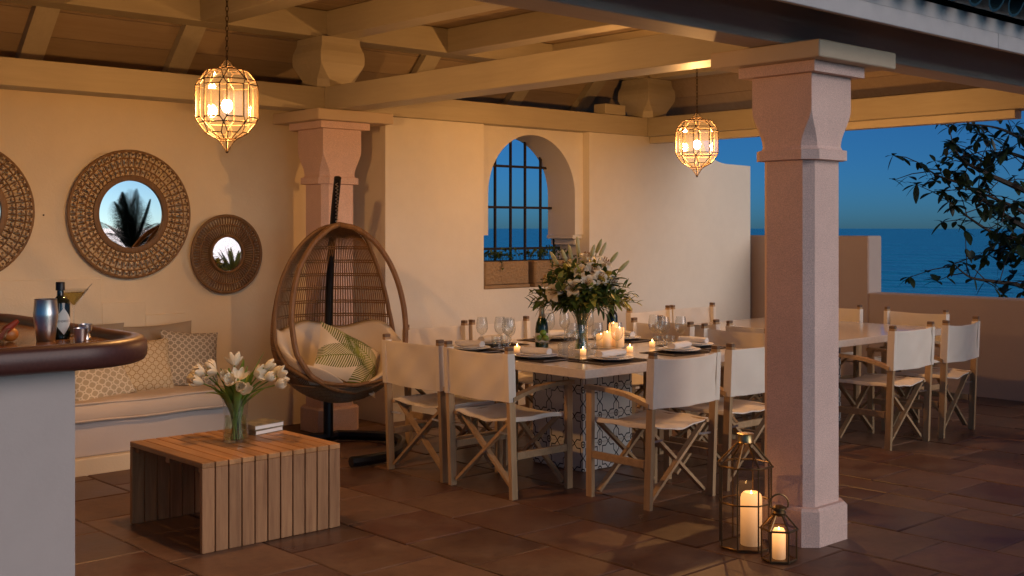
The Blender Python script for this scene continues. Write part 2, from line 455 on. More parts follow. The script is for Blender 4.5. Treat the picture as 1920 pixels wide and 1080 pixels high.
def palmcloth():
    m = Mat('pillow_palm_print', 0.9, 0, 0.1)
    n = m.node('ShaderNodeSeparateXYZ'); m.link(m.coord('UV'), n.inputs[0]); U = N(m.t, n.outputs[0]); V = N(m.t, n.outputs[1])
    tot = None
    for cx, cy, an, ln, wd in ((0.30, 0.34, 0.5, 0.44, 0.22), (0.72, 0.60, -0.6, 0.46, 0.24), (0.30, 0.80, 2.3, 0.40, 0.20), (0.76, 0.18, 1.2, 0.36, 0.20), (0.55, 0.98, 0.0, 0.3, 0.2)):
        ca, sa = math.cos(an), math.sin(an)
        a = (U - cx) * ca + (V - cy) * sa; b = ((U - cx) * -sa + (V - cy) * ca)
        ab = b.abs()
        s = ((a + ab * 0.75) * 26.0).fract()
        env = (a.abs() / ln).pow(2.0) + (ab / wd).pow(2.0)
        k = s.lt(0.58) * env.lt(1.0); k = k.max(ab.lt(0.008) * a.abs().lt(ln))
        tot = k if tot is None else tot.max(k)
    g = m.ramp(m.noise(m.mapped(), 9, 2), (0.35, (0.10, 0.13, 0.025)), (0.65, (0.25, 0.27, 0.06)))
    m.base(m.mix(tot, (0.68, 0.60, 0.46), g)); return m.m
PALMP = palmcloth()

def seamat():
    m = Mat('sea_water', 0.22, 0, 0.5); m.base((0.0, 0.38, 0.58))
    v = m.mapped((0.02, 0.02, 0.02)); a = m.noise(v, 1.2, 6, 0.62); v2 = m.mapped((0.004, 0.0012, 0.004)); b = m.noise(v2, 2.0, 5, 0.6)
    m.bump(a + b * 2.0, 1.0, 6.0); return m.m
SEA = seamat()

# ================================================================ THE SETTING
# floor slab (grout) and its tiles
fl = struct('floor', MB().box(-6, 10.75, -8, 8.4, -0.35, -0.007).mesh('floor', GROUT))
tile_meshes = {}
def tile_mesh(w_, h_, k):
    key = (round(w_, 3), round(h_, 3), k)
    if key not in tile_meshes:
        rnd = random.Random(hash(key) & 0xffff)
        mb = MB(); g = 0.0035; b = 0.006
        def ring(ins, z, j):
            pts = []
            cs = [(-w_ / 2, -h_ / 2), (w_ / 2, -h_ / 2), (w_ / 2, h_ / 2), (-w_ / 2, h_ / 2)]
            for i in range(4):
                x0, y0 = cs[i]; x1, y1 = cs[(i + 1) % 4]
                for q in range(3):
                    t = q / 3; x = x0 + (x1 - x0) * t; y = y0 + (y1 - y0) * t
                    px = x - math.copysign(ins, x) if abs(abs(x) - w_ / 2) < 1e-6 else x
                    py = y - math.copysign(ins, y) if abs(abs(y) - h_ / 2) < 1e-6 else y
                    pts.append((px + j[len(pts)][0], py + j[len(pts)][1], z))
            return pts
        j = [(rnd.uniform(-.005, .005), rnd.uniform(-.005, .005)) for _ in range(12)]
        r0 = ring(g, -0.02, j); r1 = ring(g, -0.004, j); r2 = ring(g + b, 0.0, j)
        mb.add(r0 + r1 + r2, [(a * 12 + i, a * 12 + (i + 1) % 12, (a + 1) * 12 + (i + 1) % 12, (a + 1) * 12 + i) for a in range(2) for i in range(12)] + [tuple(24 + i for i in range(12))])
        tile_meshes[key] = mb.mesh('tile', TERRA)
    return tile_meshes[key]
cols = [1.52, 2.02, 2.52, 3.02, 3.52, 4.02, 4.52, 5.02, 5.52, 6.02, 6.28, 6.53, 7.03, 7.53, 8.03, 8.53, 9.03, 9.53, 10.03, 10.5]
ti = 0
for ci in range(len(cols) - 1):
    x0, x1 = cols[ci], cols[ci + 1]
    y = 1.62 + (0.25 if ci % 2 else 0.0) - 0.5
    while y < 7.58:
        hgt = 0.5
        if x1 - x0 < 0.3 and (ti % 3 == 0): hgt = 0.25
        y1 = min(y + hgt, 7.60)
        if y1 - y > 0.1 and not (x1 < 4 and y < 1.2):
            ti += 1
            link('tile', tile_mesh(x1 - x0, y1 - y, ti % 4), fl, ((x0 + x1) / 2, (y + y1) / 2, random.uniform(-0.002, 0.002)), (random.uniform(-.0025, .0025), random.uniform(-.0025, .0025), 0))
        y = y1
# sea, hillside
sea = MB(); R0 = [0, 60, 200, 700, 2500, 9000, 40000]
struct('sea', MB().grid(lambda u, v: ((u - .5) * 90000, (v - .5) * 90000, -14.0), 8, 8).mesh('sea', SEA))
HILL = simple('dry_hillside', (0.10, 0.10, 0.05), 0.95, var=0.5, scale=1.5, bump=0.5)
def hill(u, v):
    a = u * 2 * PI; k = v
    rx, ry = 8.2 + k * 30, 8.0 + k * 30
    n = max(abs(math.cos(a)), abs(math.sin(a))); q = 1 / n * (1 - min(k * 2, 1)) + min(k * 2, 1) * 1.15
    return (2.4 + rx * math.cos(a) * q, 0.3 + ry * math.sin(a) * q, -0.4 - 15.5 * k ** 0.8 + 0.4 * math.sin(a * 9) * k)
struct('hillside', MB().grid(hill, 48, 8).mesh('hillside', HILL, True))

# ---- walls
SW = thing('sofa_wall', 'warm cream plaster wall behind the bench with the round mirrors', 'wall', (0, 8.08, 0))
link('plaster_face', MB().box(-4.0, 5.58, 0, 0.34, -0.05, 2.60).mesh('plaster_face', WALL), SW)
for x0, x1, z1 in ((-4.0, 3.465, 1.2), (3.465, 3.79, 1.025), (3.79, 4.10, 0.925)):
    link('stepped_panel', MB().box(x0, x1, -0.012, 0.0, -0.02, z1, 0.005).mesh('stepped_panel', WALL), SW)

WW = thing('window_wall', 'long cream plaster wall with arched barred window facing the dining tables', 'wall', (0, 7.60, 0))
NL, NR = 6.616, 7.916
def wpart(nm, mb): return link(nm, mb.mesh(nm, WALLW), WW)
wpart('wall_section', MB().box(5.58, NL, 0, 0.48, -0.05, 2.44))
wpart('wall_section', MB().box(NL, NR, 0, 0.48, -0.05, 1.026))
top = [(NR, -0.05), (10.40, -0.05), (10.40, 2.215)]
for k in range(13):
    t = k / 12 * PI / 2; top.append((10.02 - 0.42 * math.sin(t) - (0.0), 2.222 + 0.22 * (1 - math.cos(t))))
top += [(NR, 2.442)]
wpart('wall_section', MB().prism(top, 0, 0.48, 'y'))
# arch head set back in the niche
AC, AR, SPR = 7.272, 0.536, 1.851
mb = MB(); arc = [(AC - AR, 1.49), (AC - AR, 1.67)] + [(AC - AR * math.cos(PI * k / 28), SPR + AR * math.sin(PI * k / 28)) for k in range(29)] + [(AC + AR, 1.67), (AC + AR, 1.49)]
out = []
for (x, z) in arc:
    if x <= AC - AR + 1e-6: out.append((NL, z))
    elif x >= AC + AR - 1e-6: out.append((NR, z))
    else:
        out.append((NL + (x - (AC - AR)) / (2 * AR) * (NR - NL), 2.44))
n = len(arc); Y0, Y1 = 0.08, 0.44
vs = [(x, Y0, z) for x, z in arc] + [(x, Y0, z) for x, z in out] + [(x, Y1, z) for x, z in arc] + [(x, Y1, z) for x, z in out]
fs = []
for i in range(n - 1):
    fs += [(i, i + 1, n + i + 1, n + i), (2 * n + i, 3 * n + i, 3 * n + i + 1, 2 * n + i + 1), (i, 2 * n + i, 2 * n + i + 1, i + 1)]
fs += [(0, n, 3 * n, 2 * n), (n - 1, 3 * n - 1, 4 * n - 1, 2 * n - 1)]
mb.add(vs, fs)
link('arch_head', mb.mesh('arch_head', WALLW, True), WW)
wpart('impost_ledge', MB().box(NR - 0.125, NR - .001, 0.09, 0.44, 1.452, 1.488, 0.004))
wpart('impost_ledge', MB().box(NR - 0.07, NR - .001, 0.12, 0.44, 1.395, 1.450, 0.004))
GR = thing('window_grille', 'dark iron bar grille in the arched window opening', 'grille', (0, 8.0, 0))
for x in (6.72, 6.91, 7.10, 7.29, 7.472, 7.67, 7.85):
    zt = SPR + math.sqrt(max(AR ** 2 - (x - AC) ** 2, 0)) + 0.02 if abs(x - AC) < AR else 1.48
    link('upright_bar', MB().box(x - 0.0095, x + 0.0095, -0.0095, 0.0095, 1.02, min(zt, 2.42)).mesh('upright_bar', IRON), GR)
for z in (2.117, 1.741, 1.364):
    hw = AR + 0.01 if z < SPR else math.sqrt(AR ** 2 - (z - SPR) ** 2) + 0.01
    a, b = (AC - hw, AC + hw) if z > 1.5 else (NL, NR)
    link('cross_bar', MB().box(a, b, -0.014, 0.004, z - 0.011, z + 0.011).mesh('cross_bar', IRON), GR)

# sea wall: one tall length and one low length
SWL = thing('terrace_wall', 'tall stub of brown rendered terrace wall with pale end next to the sea', 'wall', (10.5, 6.25, 0))
link('render_face', MB().box(0, 0.25, 0, 2.1, -0.3, 1.475, 0.012).mesh('render_face', SEAW), SWL)
SWB = thing('terrace_wall', 'low brown rendered terrace wall running right in front of the sea', 'wall', (10.5, -8, 0))
link('render_face', MB().box(0, 0.25, 0, 14.25, -0.3, 0.91, 0.012).mesh('render_face', SEAW), SWB)

# ---- columns
def sq_ring(wd, ch, z):
    w_ = wd; c = max(ch, 0.0006)
    return [(-w_ + c, -w_, z), (w_ - c, -w_, z), (w_, -w_ + c, z), (w_, w_ - c, z), (w_ - c, w_, z), (-w_ + c, w_, z), (-w_, w_ - c, z), (-w_, -w_ + c, z)]
def sq_loft(prof):
    mb = MB(); vs = []; fs = []
    for p in prof: vs += sq_ring(*p)
    for i in range(len(prof) - 1):
        for k in range(8): fs.append((i * 8 + k, i * 8 + (k + 1) % 8, (i + 1) * 8 + (k + 1) % 8, (i + 1) * 8 + k))
    fs += [tuple(range(8))[::-1], tuple((len(prof) - 1) * 8 + k for k in range(8))]
    return mb.add(vs, fs)
def column(label, x, y):
    t = thing('stone_column', label, 'column', (x, y, 0), 0, 'pink stone columns carrying the porch roof')
    link('base', sq_loft([(.185, .062, 0), (.185, .062, .172), (.172, .055, .186), (.14, .04, .187)]).mesh('base', STONE), t)
    link('shaft', sq_loft([(.147, .042, .186), (.147, .042, 1.884)]).mesh('shaft', STONE), t)
    cap = [(.150, .042, 1.884), (.184, .062, 1.887), (.184, .062, 1.936), (.166, .056, 1.940)]
    for k in range(0, 9):
        u = k / 8; e = u * u * (3 - 2 * u)
        cap.append((.160 + .014 * e, .056 * (1 - e) ** 1.0, 1.955 + u * 0.19))
    cap += [(.174, 0, 2.302)]
    link('capital', sq_loft(cap).mesh('capital', STONE), t)
    link('band', sq_loft([(.222, 0, 2.303), (.222, 0, 2.355)]).mesh('band', STONE), t)
    link('abacus_slab', MB().box(-.30, .39, -.30, .34, 2.356, 2.438, .005).mesh('abacus_slab', plaster_slab), t)
    return t
plaster_slab = plaster('cream_slab', (0.60, 0.48, 0.34), 0.08, 0.3, 90)
column('pink stone column with glass lanterns at its foot, front of the terrace', 5.08, 3.40)
column('pink stone column behind the hanging egg chair', 5.10, 7.67)
column('pink stone column at the far front corner, carrying the cream far beam', 8.80, 3.40)

# ---- roof: one thing, all its timbers parts
RF = thing('porch_roof', 'cream painted timber porch roof over the terrace with tiled eave', 'roof', (0, 0, 2.44))
def rp(nm, mb, mat): return link(nm, MB_shift(mb).mesh(nm, mat), RF)
def MB_shift(mb): mb.v = [(x, y, z - 2.44) for x, y, z in mb.v]; return mb
rp('wall_beam', MB().box(-3.0, 8.68, 7.55, 7.79, 2.442, 2.618, .004), BEAM)
rp('cross_beam', MB().box(4.975, 5.205, 3.512, 7.548, 2.441, 2.62, .004), BEAMY)
rp('cross_beam', MB().box(8.682, 8.91, 3.0, 7.79, 2.441, 2.62, .004), BEAMY)
rp('lower_rail', MB().box(8.74, 8.85, 3.98, 7.58, 2.376, 2.44, .003), BEAMY)
rp('front_beam', MB().box(-1.5, 9.0, 3.31, 3.51, 2.441, 2.66, .004), DARKW)
rp('beam_block', MB().box(8.06, 8.34, 7.53, 7.68, 2.62, 2.715, .004), BEAM)
for x in (5.09, 8.80):
    rp('carved_post', MB().add(*(lambda m: ([(a + x, b + 7.67, c) for a, b, c in m.v], m.f))(sq_loft([(.165, .07, 2.621), (.17, .066, 2.68), (.178, .04, 2.72), (.19, .012, 2.77), (.198, .002, 2.80), (.20, .002, 2.85), (.196, .002, 2.89), (.182, .002, 2.93), (.176, .002, 2.95), (.172, .002, 2.999)]))), BEAM)
rp('upper_beam', MB().box(-3.0, 8.9, 7.56, 7.78, 3.0, 3.2, .004), BEAM)
for x in (0.55, 1.7, 2.80, 3.95, 5.0, 6.18, 7.4, 8.70):
    rp('joist', MB().box(x, x + 0.2, 4.5, 7.558, 3.0, 3.2, .004), BEAMY)
y = 4.74
while y < 7.8:
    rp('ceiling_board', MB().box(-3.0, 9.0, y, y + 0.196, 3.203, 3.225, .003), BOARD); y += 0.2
# front slope and its rafters
def slope_board(y0, z0, y1, z1, th):
    d = Vector((0, y1 - y0, z1 - z0)); nrm = Vector((0, -d.z, d.y)).normalized() * th
    return MB().prism([(y0, z0), (y1, z1), (y1 + nrm.y, z1 + nrm.z), (y0 + nrm.y, z0 + nrm.z)], -3.0, 9.3, 'x')
NB = 11
for k in range(NB):
    a, b = k / NB, (k + 0.985) / NB
    f = lambda t: (2.86 + t * 1.87, 2.585 + t * 0.62)
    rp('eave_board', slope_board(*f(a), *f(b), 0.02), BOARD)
for x in (-0.6, 0.5, 1.6, 2.7, 3.9, 5.05, 6.2, 7.35, 8.7):
    rp('rafter', MB().prism([(2.88, 2.50), (3.3, 2.63), (4.6, 3.06), (4.6, 3.14), (2.88, 2.575)], x, x + 0.12, 'x'), BEAMY)
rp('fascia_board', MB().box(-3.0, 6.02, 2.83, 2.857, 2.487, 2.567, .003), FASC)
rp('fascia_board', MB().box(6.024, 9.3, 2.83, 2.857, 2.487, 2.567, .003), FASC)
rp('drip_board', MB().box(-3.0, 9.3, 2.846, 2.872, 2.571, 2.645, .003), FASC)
# back slope behind the wall beam
for k in range(4):
    a, b = k / 4, (k + 0.975) / 4
    f = lambda t: (7.80 + t * 0.62, 3.16 - t * 0.60)
    y0, z0 = f(a); y1, z1 = f(b)
    rp('slope_board', MB().prism([(y0, z0), (y1, z1), (y1 + 0.014, z1 + 0.014), (y0 + 0.014, z0 + 0.014)], -3.0, 9.3, 'x'), BOARD)
for x in (0.75, 1.85, 2.93, 4.0, 5.2, 6.2, 7.4, 8.3):
    rp('rafter', MB().prism([(7.79, 3.165), (8.42, 2.555), (8.37, 2.505), (7.79, 3.085)], x, x + 0.16, 'x'), BEAMY)
# far side slope
for k in range(4):
    a, b = k / 4, (k + 0.975) / 4
    f = lambda t: (8.93 + t * 0.62, 3.16 - t * 0.60)
    x0, z0 = f(a); x1, z1 = f(b)
    rp('slope_board', MB().prism([(x0, z0), (x1, z1), (x1 + 0.014, z1 + 0.014), (x0 + 0.014, z0 + 0.014)], 3.6, 8.2, 'y'), BOARD)
# barrel tiles along the eave
def barrel(r0, r1, L, up=True):
    mb = MB(); n = 8; vs = []; fs = []
    for j, (r, yy) in enumerate(((r0, 0), (r1, L))):
        for rr in (r, r - 0.014):
            for k in range(n + 1):
                t = PI * k / n; vs.append((rr * math.cos(t), yy, rr * math.sin(t) * (1 if up else -1)))
    m = n + 1
    for k in range(n):
        fs += [(k, k + 1, 2 * m + k + 1, 2 * m + k), (m + k, 3 * m + k, 3 * m + k + 1, m + k + 1), (k, m + k, m + k + 1, k + 1), (2 * m + k, 2 * m + k + 1, 3 * m + k + 1, 3 * m + k)]
    return mb.add(vs, fs)
cov = barrel(.085, .070, .46).mesh('roof_tile', TILER, True); pan = barrel(.085, .070, .46, False).mesh('roof_tile', TILER, True)
x = 3.4
while x < 9.2:
    for row in range(3):
        yy = 2.685 + row * 0.36; zz = 2.675 + row * 0.36 * 0.332
        link('roof_tile', pan, RF, (x, yy, zz - 2.44 + 0.03), (math.atan(0.332), 0, 0))
        link('roof_tile', cov, RF, (x + 0.105, yy - .02, zz - 2.44 + 0.035), (math.atan(0.332), 0, random.uniform(-.02, .02)))
    x += 0.21
rp('roof_cover', MB().add([(-3, 2.84, 2.665), (9.3, 2.84, 2.665), (9.3, 4.75, 3.28), (-3, 4.75, 3.28), (-3, 7.9, 3.28), (9.3, 7.9, 3.28)], [(0, 1, 2, 3), (3, 2, 5, 4)]), TILER)

# ================================================================ HANGING LANTERNS
LP = [(0.004, .470), (.034, .432), (.060, .418), (.104, .410), (.142, .362), (.154, .335), (.154, .172), (.142, .148), (.104, .098), (.050, .070), (.034, .056), (.004, .008)]
def lantern(loc, rz, top_z, label):
    t = thing('hanging_lantern', label, 'lantern', loc, rz, 'moroccan glass lanterns hanging from the porch roof')
    if not hasattr(lantern, 'me'):
        fr = MB(); r = 0.0030; S = PI / 8
        def P(i, ang, dr=0.0): R, z = LP[i]; return ((R + dr) * math.cos(ang), (R + dr) * math.sin(ang), z)
        dw = 0.115
        for k in range(8):
            a = k * 2 * S
            for s_ in (-1, 1):
                for i0, i1 in ((5, 6),):
                    fr.tube([P(i0, a + s_ * dw), P(i1, a + s_ * dw)], r, 5)
                fr.tube([P(4, a), P(5, a + s_ * dw)], r, 5); fr.tube([P(7, a), P(6, a + s_ * dw)], r, 5)
                fr.tube([P(4, a), P(3, a + s_ * dw * 1.35)], r, 5); fr.tube([P(7, a), P(8, a + s_ * dw * 1.35)], r, 5)
                fr.tube([P(3, a + s_ * dw * 1.35), P(2, a + s_ * dw * 1.5)], r, 5); fr.tube([P(8, a + s_ * dw * 1.35), P(9, a + s_ * dw * 1.5)], r, 5)
            b = a + 2 * S
            for i in (5, 6): fr.tube([P(i, a + dw), P(i, b - dw)], r, 5)
            for i in (4, 7): fr.tube([P(i, a), P(i, b)], r, 5)
            for i in (3, 8): fr.tube([P(i, a + dw * 1.35), P(i, b - dw * 1.35)], r, 5)
            for i in (1, 10, 2, 9): fr.tube([P(i, a), P(i, b)], r, 5)
            if k % 2 == 0:
                fr.tube([P(2, a), P(1, a), P(0, a)], r, 5); fr.tube([P(9, a), P(10, a), P(11, a)], r, 5)
        fr.tube([(0, 0, .465), (0, 0, .492)], 0.006, 6); fr.ball((0, 0, 0.004), 0.008, 8, 5)
        fr.tube([(0, 0, .27), (0, 0, .47)], 0.004, 5); fr.tube([(0, 0, .262), (0, 0, .31)], 0.014, 8)
        lantern.frame = fr.mesh('wire_frame', BRASS, True)
        lantern.panes = []
        for (i0, i1) in ((1, 0), (3, 2), (4, 3), (5, 4), (6, 5), (7, 6), (8, 7), (9, 8), (11, 10)):
            k0 = i0; 
            m = MB(); a, b = 0.0, 2 * S; e = -0.0015
            m.add([P(i0, a, e), P(i0, b, e), P(i1, b, e), P(i1, a, e)], [(0, 1, 2, 3)])
            lantern.panes.append(m.mesh('pane', LGLASS, fix=False))
        lantern.bulb = MB().ball((0, 0, 0), (.026, .026, .034), 12, 8).mesh('bulb', BULBM, True)
        lk = MB(); pts = [(0.007 * math.cos(q), 0, 0.016 * math.sin(q)) for q in [2 * PI * i / 10 for i in range(10)]]
        lk.tube(pts, 0.0022, 5, True); lantern.link = lk.mesh('chain_link', BRASS, True)
        lantern.me = True
    link('wire_frame', lantern.frame, t)
    for k in range(8):
        for m in lantern.panes: link('pane', m, t, None, (0, 0, k * PI / 4))
    link('bulb', lantern.bulb, t, (0, 0, .235))
    z = .500; k = 0
    while z < top_z - loc[2]:
        link('chain_link', lantern.link, t, (0, 0, z), (0, 0, (k % 2) * PI / 2 + 0.6)); z += 0.025; k += 1
    return t
lantern((2.95, 5.36, 1.932), 0.95, 3.2, 'large glowing glass lantern hanging over the slatted coffee table')
lantern((6.86, 5.49, 1.930), 0.62, 3.2, 'glowing glass lantern hanging over the dining tables near the sea')

# ================================================================ BAR
BAR = thing('bar_counter', 'white bar counter with padded oxblood leather edge at the left', 'bar', (1.2, 5.0, 0))
bx, by = 1.2, 5.0
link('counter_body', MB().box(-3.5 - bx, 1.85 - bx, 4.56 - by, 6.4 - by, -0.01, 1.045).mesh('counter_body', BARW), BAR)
def rrect(x0, x1, y0, y1, r, n=10):
    pts = [(x0, y0)]
    for k in range(n + 1): t = -PI / 2 + PI / 2 * k / n; pts.append((x1 - r + r * math.cos(t), y0 + r + r * math.sin(t)))
    for k in range(n + 1): t = PI / 2 * k / n; pts.append((x1 - r + r * math.cos(t), y1 - r + r * math.sin(t)))
    return pts + [(x0, y1)]
path = rrect(-3.5, 2.175, 4.455, 6.5, 0.34, 14)
mb = MB(); ring = [(.046 * math.cos(q) , .052 * math.sin(q)) for q in [2 * PI * k / 14 for k in range(14)]]
vs = []; fs = []; L = len(path)
for i, (px, py) in enumerate(path):
    d = Vector((path[min(i + 1, L - 1)][0] - path[max(i - 1, 0)][0], path[min(i + 1, L - 1)][1] - path[max(i - 1, 0)][1])).normalized()
    nx, ny = d.y, -d.x
    for (a, b) in ring:
        sx = math.copysign(abs(a / .046) ** 0.7, a) * .046; sz = math.copysign(abs(b / .052) ** 0.7, b) * .052
        vs.append((px + nx * sx - bx, py + ny * sx - by, 1.058 + sz))
for i in range(L - 1):
    for k in range(14): fs.append((i * 14 + k, i * 14 + (k + 1) % 14, (i + 1) * 14 + (k + 1) % 14, (i + 1) * 14 + k))
mb.add(vs, fs); link('padded_edge', mb.mesh('padded_edge', LEATHER, 'all'), BAR)
inner = rrect(-3.5, 2.16, 4.47, 6.48, 0.33, 14)
link('counter_top', MB().prism([(a - bx, b - by) for a, b in inner], 1.046, 1.076, 'z').mesh('counter_top', BARTOP), BAR)
mb = MB(); mb.box(0.93, 0.934, -0.596, -0.592, 1.01, 1.106); 
CT = 1.0765
# shaker tin
t = thing('cocktail_shaker', 'brushed steel cocktail shaker tin on the bar', 'shaker', (1.90, 4.99, CT))
link('tin', MB().lathe([(.036, 0), (.038, .002), (.043, .05), (.051, .105), (.050, .118), (.045, .172), (.046, .176), (.0435, .176), (.048, .118), (.0485, .105), (.034, .006)], 28, cap=True).mesh('tin', STEEL, True), t)
# jigger
t = thing('jigger', 'small steel double jigger beside the shaker on the bar', 'jigger', (2.045, 4.93, CT))
link('cup', MB().lathe([(.020, 0), (.024, .002), (.019, .022), (.014, .030), (.026, .036), (.0285, .066), (.026, .066), (.022, .04), (.004, .036)], 24).mesh('cup', STEEL, True), t)
t = thing('jigger', 'wide steel measuring cup in front of the dark bottle', 'jigger', (1.995, 4.86, CT))
link('cup', MB().lathe([(.020, 0), (.022, .001), (.030, .056), (.0285, .056), (.019, .004)], 24).mesh('cup', STEEL, True), t)
# gin bottle
t = thing('spirit_bottle', 'black apothecary bottle with pale diamond label on the bar', 'bottle', (1.985, 5.05, CT), 0)
link('glass_body', MB().lathe([(.036, 0), (.040, .004), (.040, .148), (.036, .164), (.018, .178), (.014, .184), (.014, .206), (.0145, .206)], 28).mesh('glass_body', BOTTLE, True), t)
link('stopper', MB().lathe([(.013, .206), (.019, .207), (.019, .240), (.017, .243), (.002, .243)], 20).mesh('stopper', BLACK, True), t)
def curved(mb, R, a0):
    mb.v = [((R + y) * math.cos(a0 + x / R), (R + y) * math.sin(a0 + x / R), z) for x, y, z in mb.v]; return mb
LA = math.atan2(-5.05, -1.985) + 0.35
lab = MB()
for i in range(16):
    u0, u1 = -1 + i / 8, -1 + (i + 1) / 8
    h = lambda u: 0.052 * (1 - abs(u)) + 0.006
    x0, x1 = u0 * .040, u1 * .040
    lab.add([(x0, .0006, .076 - h(u0)), (x1, .0006, .076 - h(u1)), (x1, .0006, .076 + h(u1)), (x0, .0006, .076 + h(u0))], [(0, 1, 2, 3)])
link('paper_label', curved(lab, .040, LA).mesh('paper_label', LABELM, fix=False), t)
cu = bpy.data.curves.new('txt', 'FONT'); cu.body = "HENDRICK'S"; cu.size = 0.0135; cu.align_x = 'CENTER'; cu.align_y = 'CENTER'
to = bpy.data.objects.new('txt', cu); C.objects.link(to); bpy.context.view_layer.update()
me = bpy.data.meshes.new_from_object(to.evaluated_get(bpy.context.evaluated_depsgraph_get())); bpy.data.objects.remove(to)
for v in me.vertices:
    x, z = v.co.x * 0.82, v.co.y; R = .0412; v.co = (R * math.cos(LA + x / R), R * math.sin(LA + x / R), .076 + z)
me.materials.clear(); me.materials.append(INK); link('lettering', me, t)
# martini glass
t = thing('martini_glass', 'tall martini glass with a pick behind the dark bottle', 'glass', (2.075, 5.13, CT))
link('bowl', MB().lathe([(.036, 0), (.036, .002), (.006, .008), (.0035, .02), (.0035, .125), (.006, .132), (.064, .206), (.0625, .206), (.004, .136)], 28).mesh('bowl', GLASS, True), t)
link('drink', MB().lathe([(.004, .137), (.050, .192), (.001, .1925)], 24).mesh('drink', glassmat('pale_drink', (.80, .74, .45), .06)), t)
link('pick', MB().tube([(.01, .01, .15), (.075, -.02, .228)], .0014, 5).mesh('pick', STEEL), t)
# glass dish and fruit
t = thing('glass_dish', 'cut glass dish at the left end of the bar', 'dish', (1.62, 4.93, CT))
link('dish', MB().lathe([(.075, 0), (.080, .003), (.10, .055), (.112, .066), (.108, .066), (.096, .052), (.072, .008)], 14).mesh('dish', GLASS), t)
ORNG = simple('orange_peel', (0.42, 0.13, 0.02), 0.45)
t = thing('fruit_garnish', 'orange and red fruit wedges beside the shaker on the bar', 'fruit', (1.775, 5.05, CT))
link('wedge', MB().ball((0, 0, .03), (.034, .026, .030), 12, 8).mesh('wedge', ORNG, True), t)
link('wedge', MB().tube([(-.05, -.01, .015), (-.02, -.01, .05), (.03, 0, .085)], [.012, .018, .010], 8).mesh('wedge', simple('red_fruit', (.30, .035, .012), .4), True), t)
link('wedge', MB().ball((-.03, .05, .02), (.03, .03, .02), 12, 8).mesh('wedge', LIME, True), t)

# ================================================================ BENCH AND PILLOWS
SO = thing('built_in_bench', 'long built-in bench with thick beige seat cushion under the mirrors', 'bench', (2.0, 7.65, 0))
SE = 4.12 - 2.0
link('plinth', MB().box(-5.0, SE - 0.02, -.39, .42, -0.01, .105, .008).mesh('plinth', WALL), SO)
link('bench_base', MB().box(-5.0, SE - 0.03, -.345, .42, .106, .33, .008).mesh('bench_base', plaster('bench_paint', (.56, .51, .48), .05, .15)), SO)
def cush(u, v):
    return None
mb = MB(); nx, prof = 60, []
for k in range(25):
    t = k / 24
    prof.append(t)
pr2 = [(-.385, .335), (-.395, .35), (-.398, .39), (-.395, .43), (-.38, .447), (-.33, .456), (-.1, .462), (.2, .462), (.40, .455)]
vs = []; fs = []
for i in range(nx + 1):
    X = -5.0 + (SE + 5.0) * i / nx; wv = 0.004 * math.sin(i * 1.7) + 0.003 * math.sin(i * 0.61)
    e = 0.03 if i == nx else 0
    for (yy, zz) in pr2: vs.append((X, yy + wv + e * (1 if yy < -.3 else 0), zz + wv * 1.2 - (e if zz > .44 else 0)))
m = len(pr2)
for i in range(nx):
    for k in range(m - 1): fs.append((i * m + k, i * m + k + 1, (i + 1) * m + k + 1, (i + 1) * m + k))
fs.append(tuple(nx * m + k for k in range(m)))
mb.add(vs, fs); sc_ = link('seat_cushion', mb.mesh('seat_cushion', SEATC, 'all'), SO)
for yy, zz in ((-.393, .446), (-.393, .338)):
    link('piping', MB().tube([(-5.0 + (SE + 4.99) * i / 60, yy + 0.004 * math.sin(i * 1.7), zz + 0.004 * math.sin(i * 0.9)) for i in range(61)], .007, 6).mesh('piping', SEATC, True), sc_)
def pillow_mesh(name, sx, sz, th, mat, n=18, pinch=0.07):
    mb = MB()
    def side(sg):
        def fn(u, v):
            a, b = u * 2 - 1, v * 2 - 1
            px = a * (1 - pinch * (1 - abs(a) ** 2 * 0.0) * (1 - b * b) * abs(a) ** 2); pz = b * (1 - pinch * (1 - a * a) * abs(b) ** 2)
            h = ((1 - abs(a) ** 2.6) * (1 - abs(b) ** 2.6)); h = max(h, 0) ** 0.55
            wr = 0.006 * math.sin(a * 7 + b * 3) * h
            return (px * sx / 2, sg * (th / 2 * h) + wr, pz * sz / 2)
        return fn
    mb.grid(side(-1), n, n, True); mb.grid(side(1), n, n, True)
    return mb.mesh(name, mat, 'all')
def pillow(label, loc, rot, sx, sz, th, mat, name='pillow'):
    o = link(name, pillow_mesh(name, sx, sz, th, mat), None, loc, rot); return tag(o, label, 'pillow', 'pillows along the built-in bench')
pillow('grey patterned pillow with white rings at the right end of the bench', (3.905, 7.62, .635), (-.30, .10, -.12), .42, .40, .14, RING2)
pillow('cream pillow with gold rings between the two darker ringed pillows', (3.535, 7.56, .620), (-.32, .02, .05), .42, .37, .14, RING1)
pillow('sand pillow with white rings half hidden by the bar edge', (3.18, 7.50, .595), (-.50, -.18, .15), .44, .38, .13, RING3)
pillow('plain taupe pillow behind the right-hand ringed pillow', (3.80, 7.87, .665), (-.16, -.03, 0), .54, .42, .15, GREYC)
pillow('plain taupe pillow standing higher behind the bar corner', (3.26, 7.86, .69), (-.16, .05, 0), .56, .44, .15, GREYC)

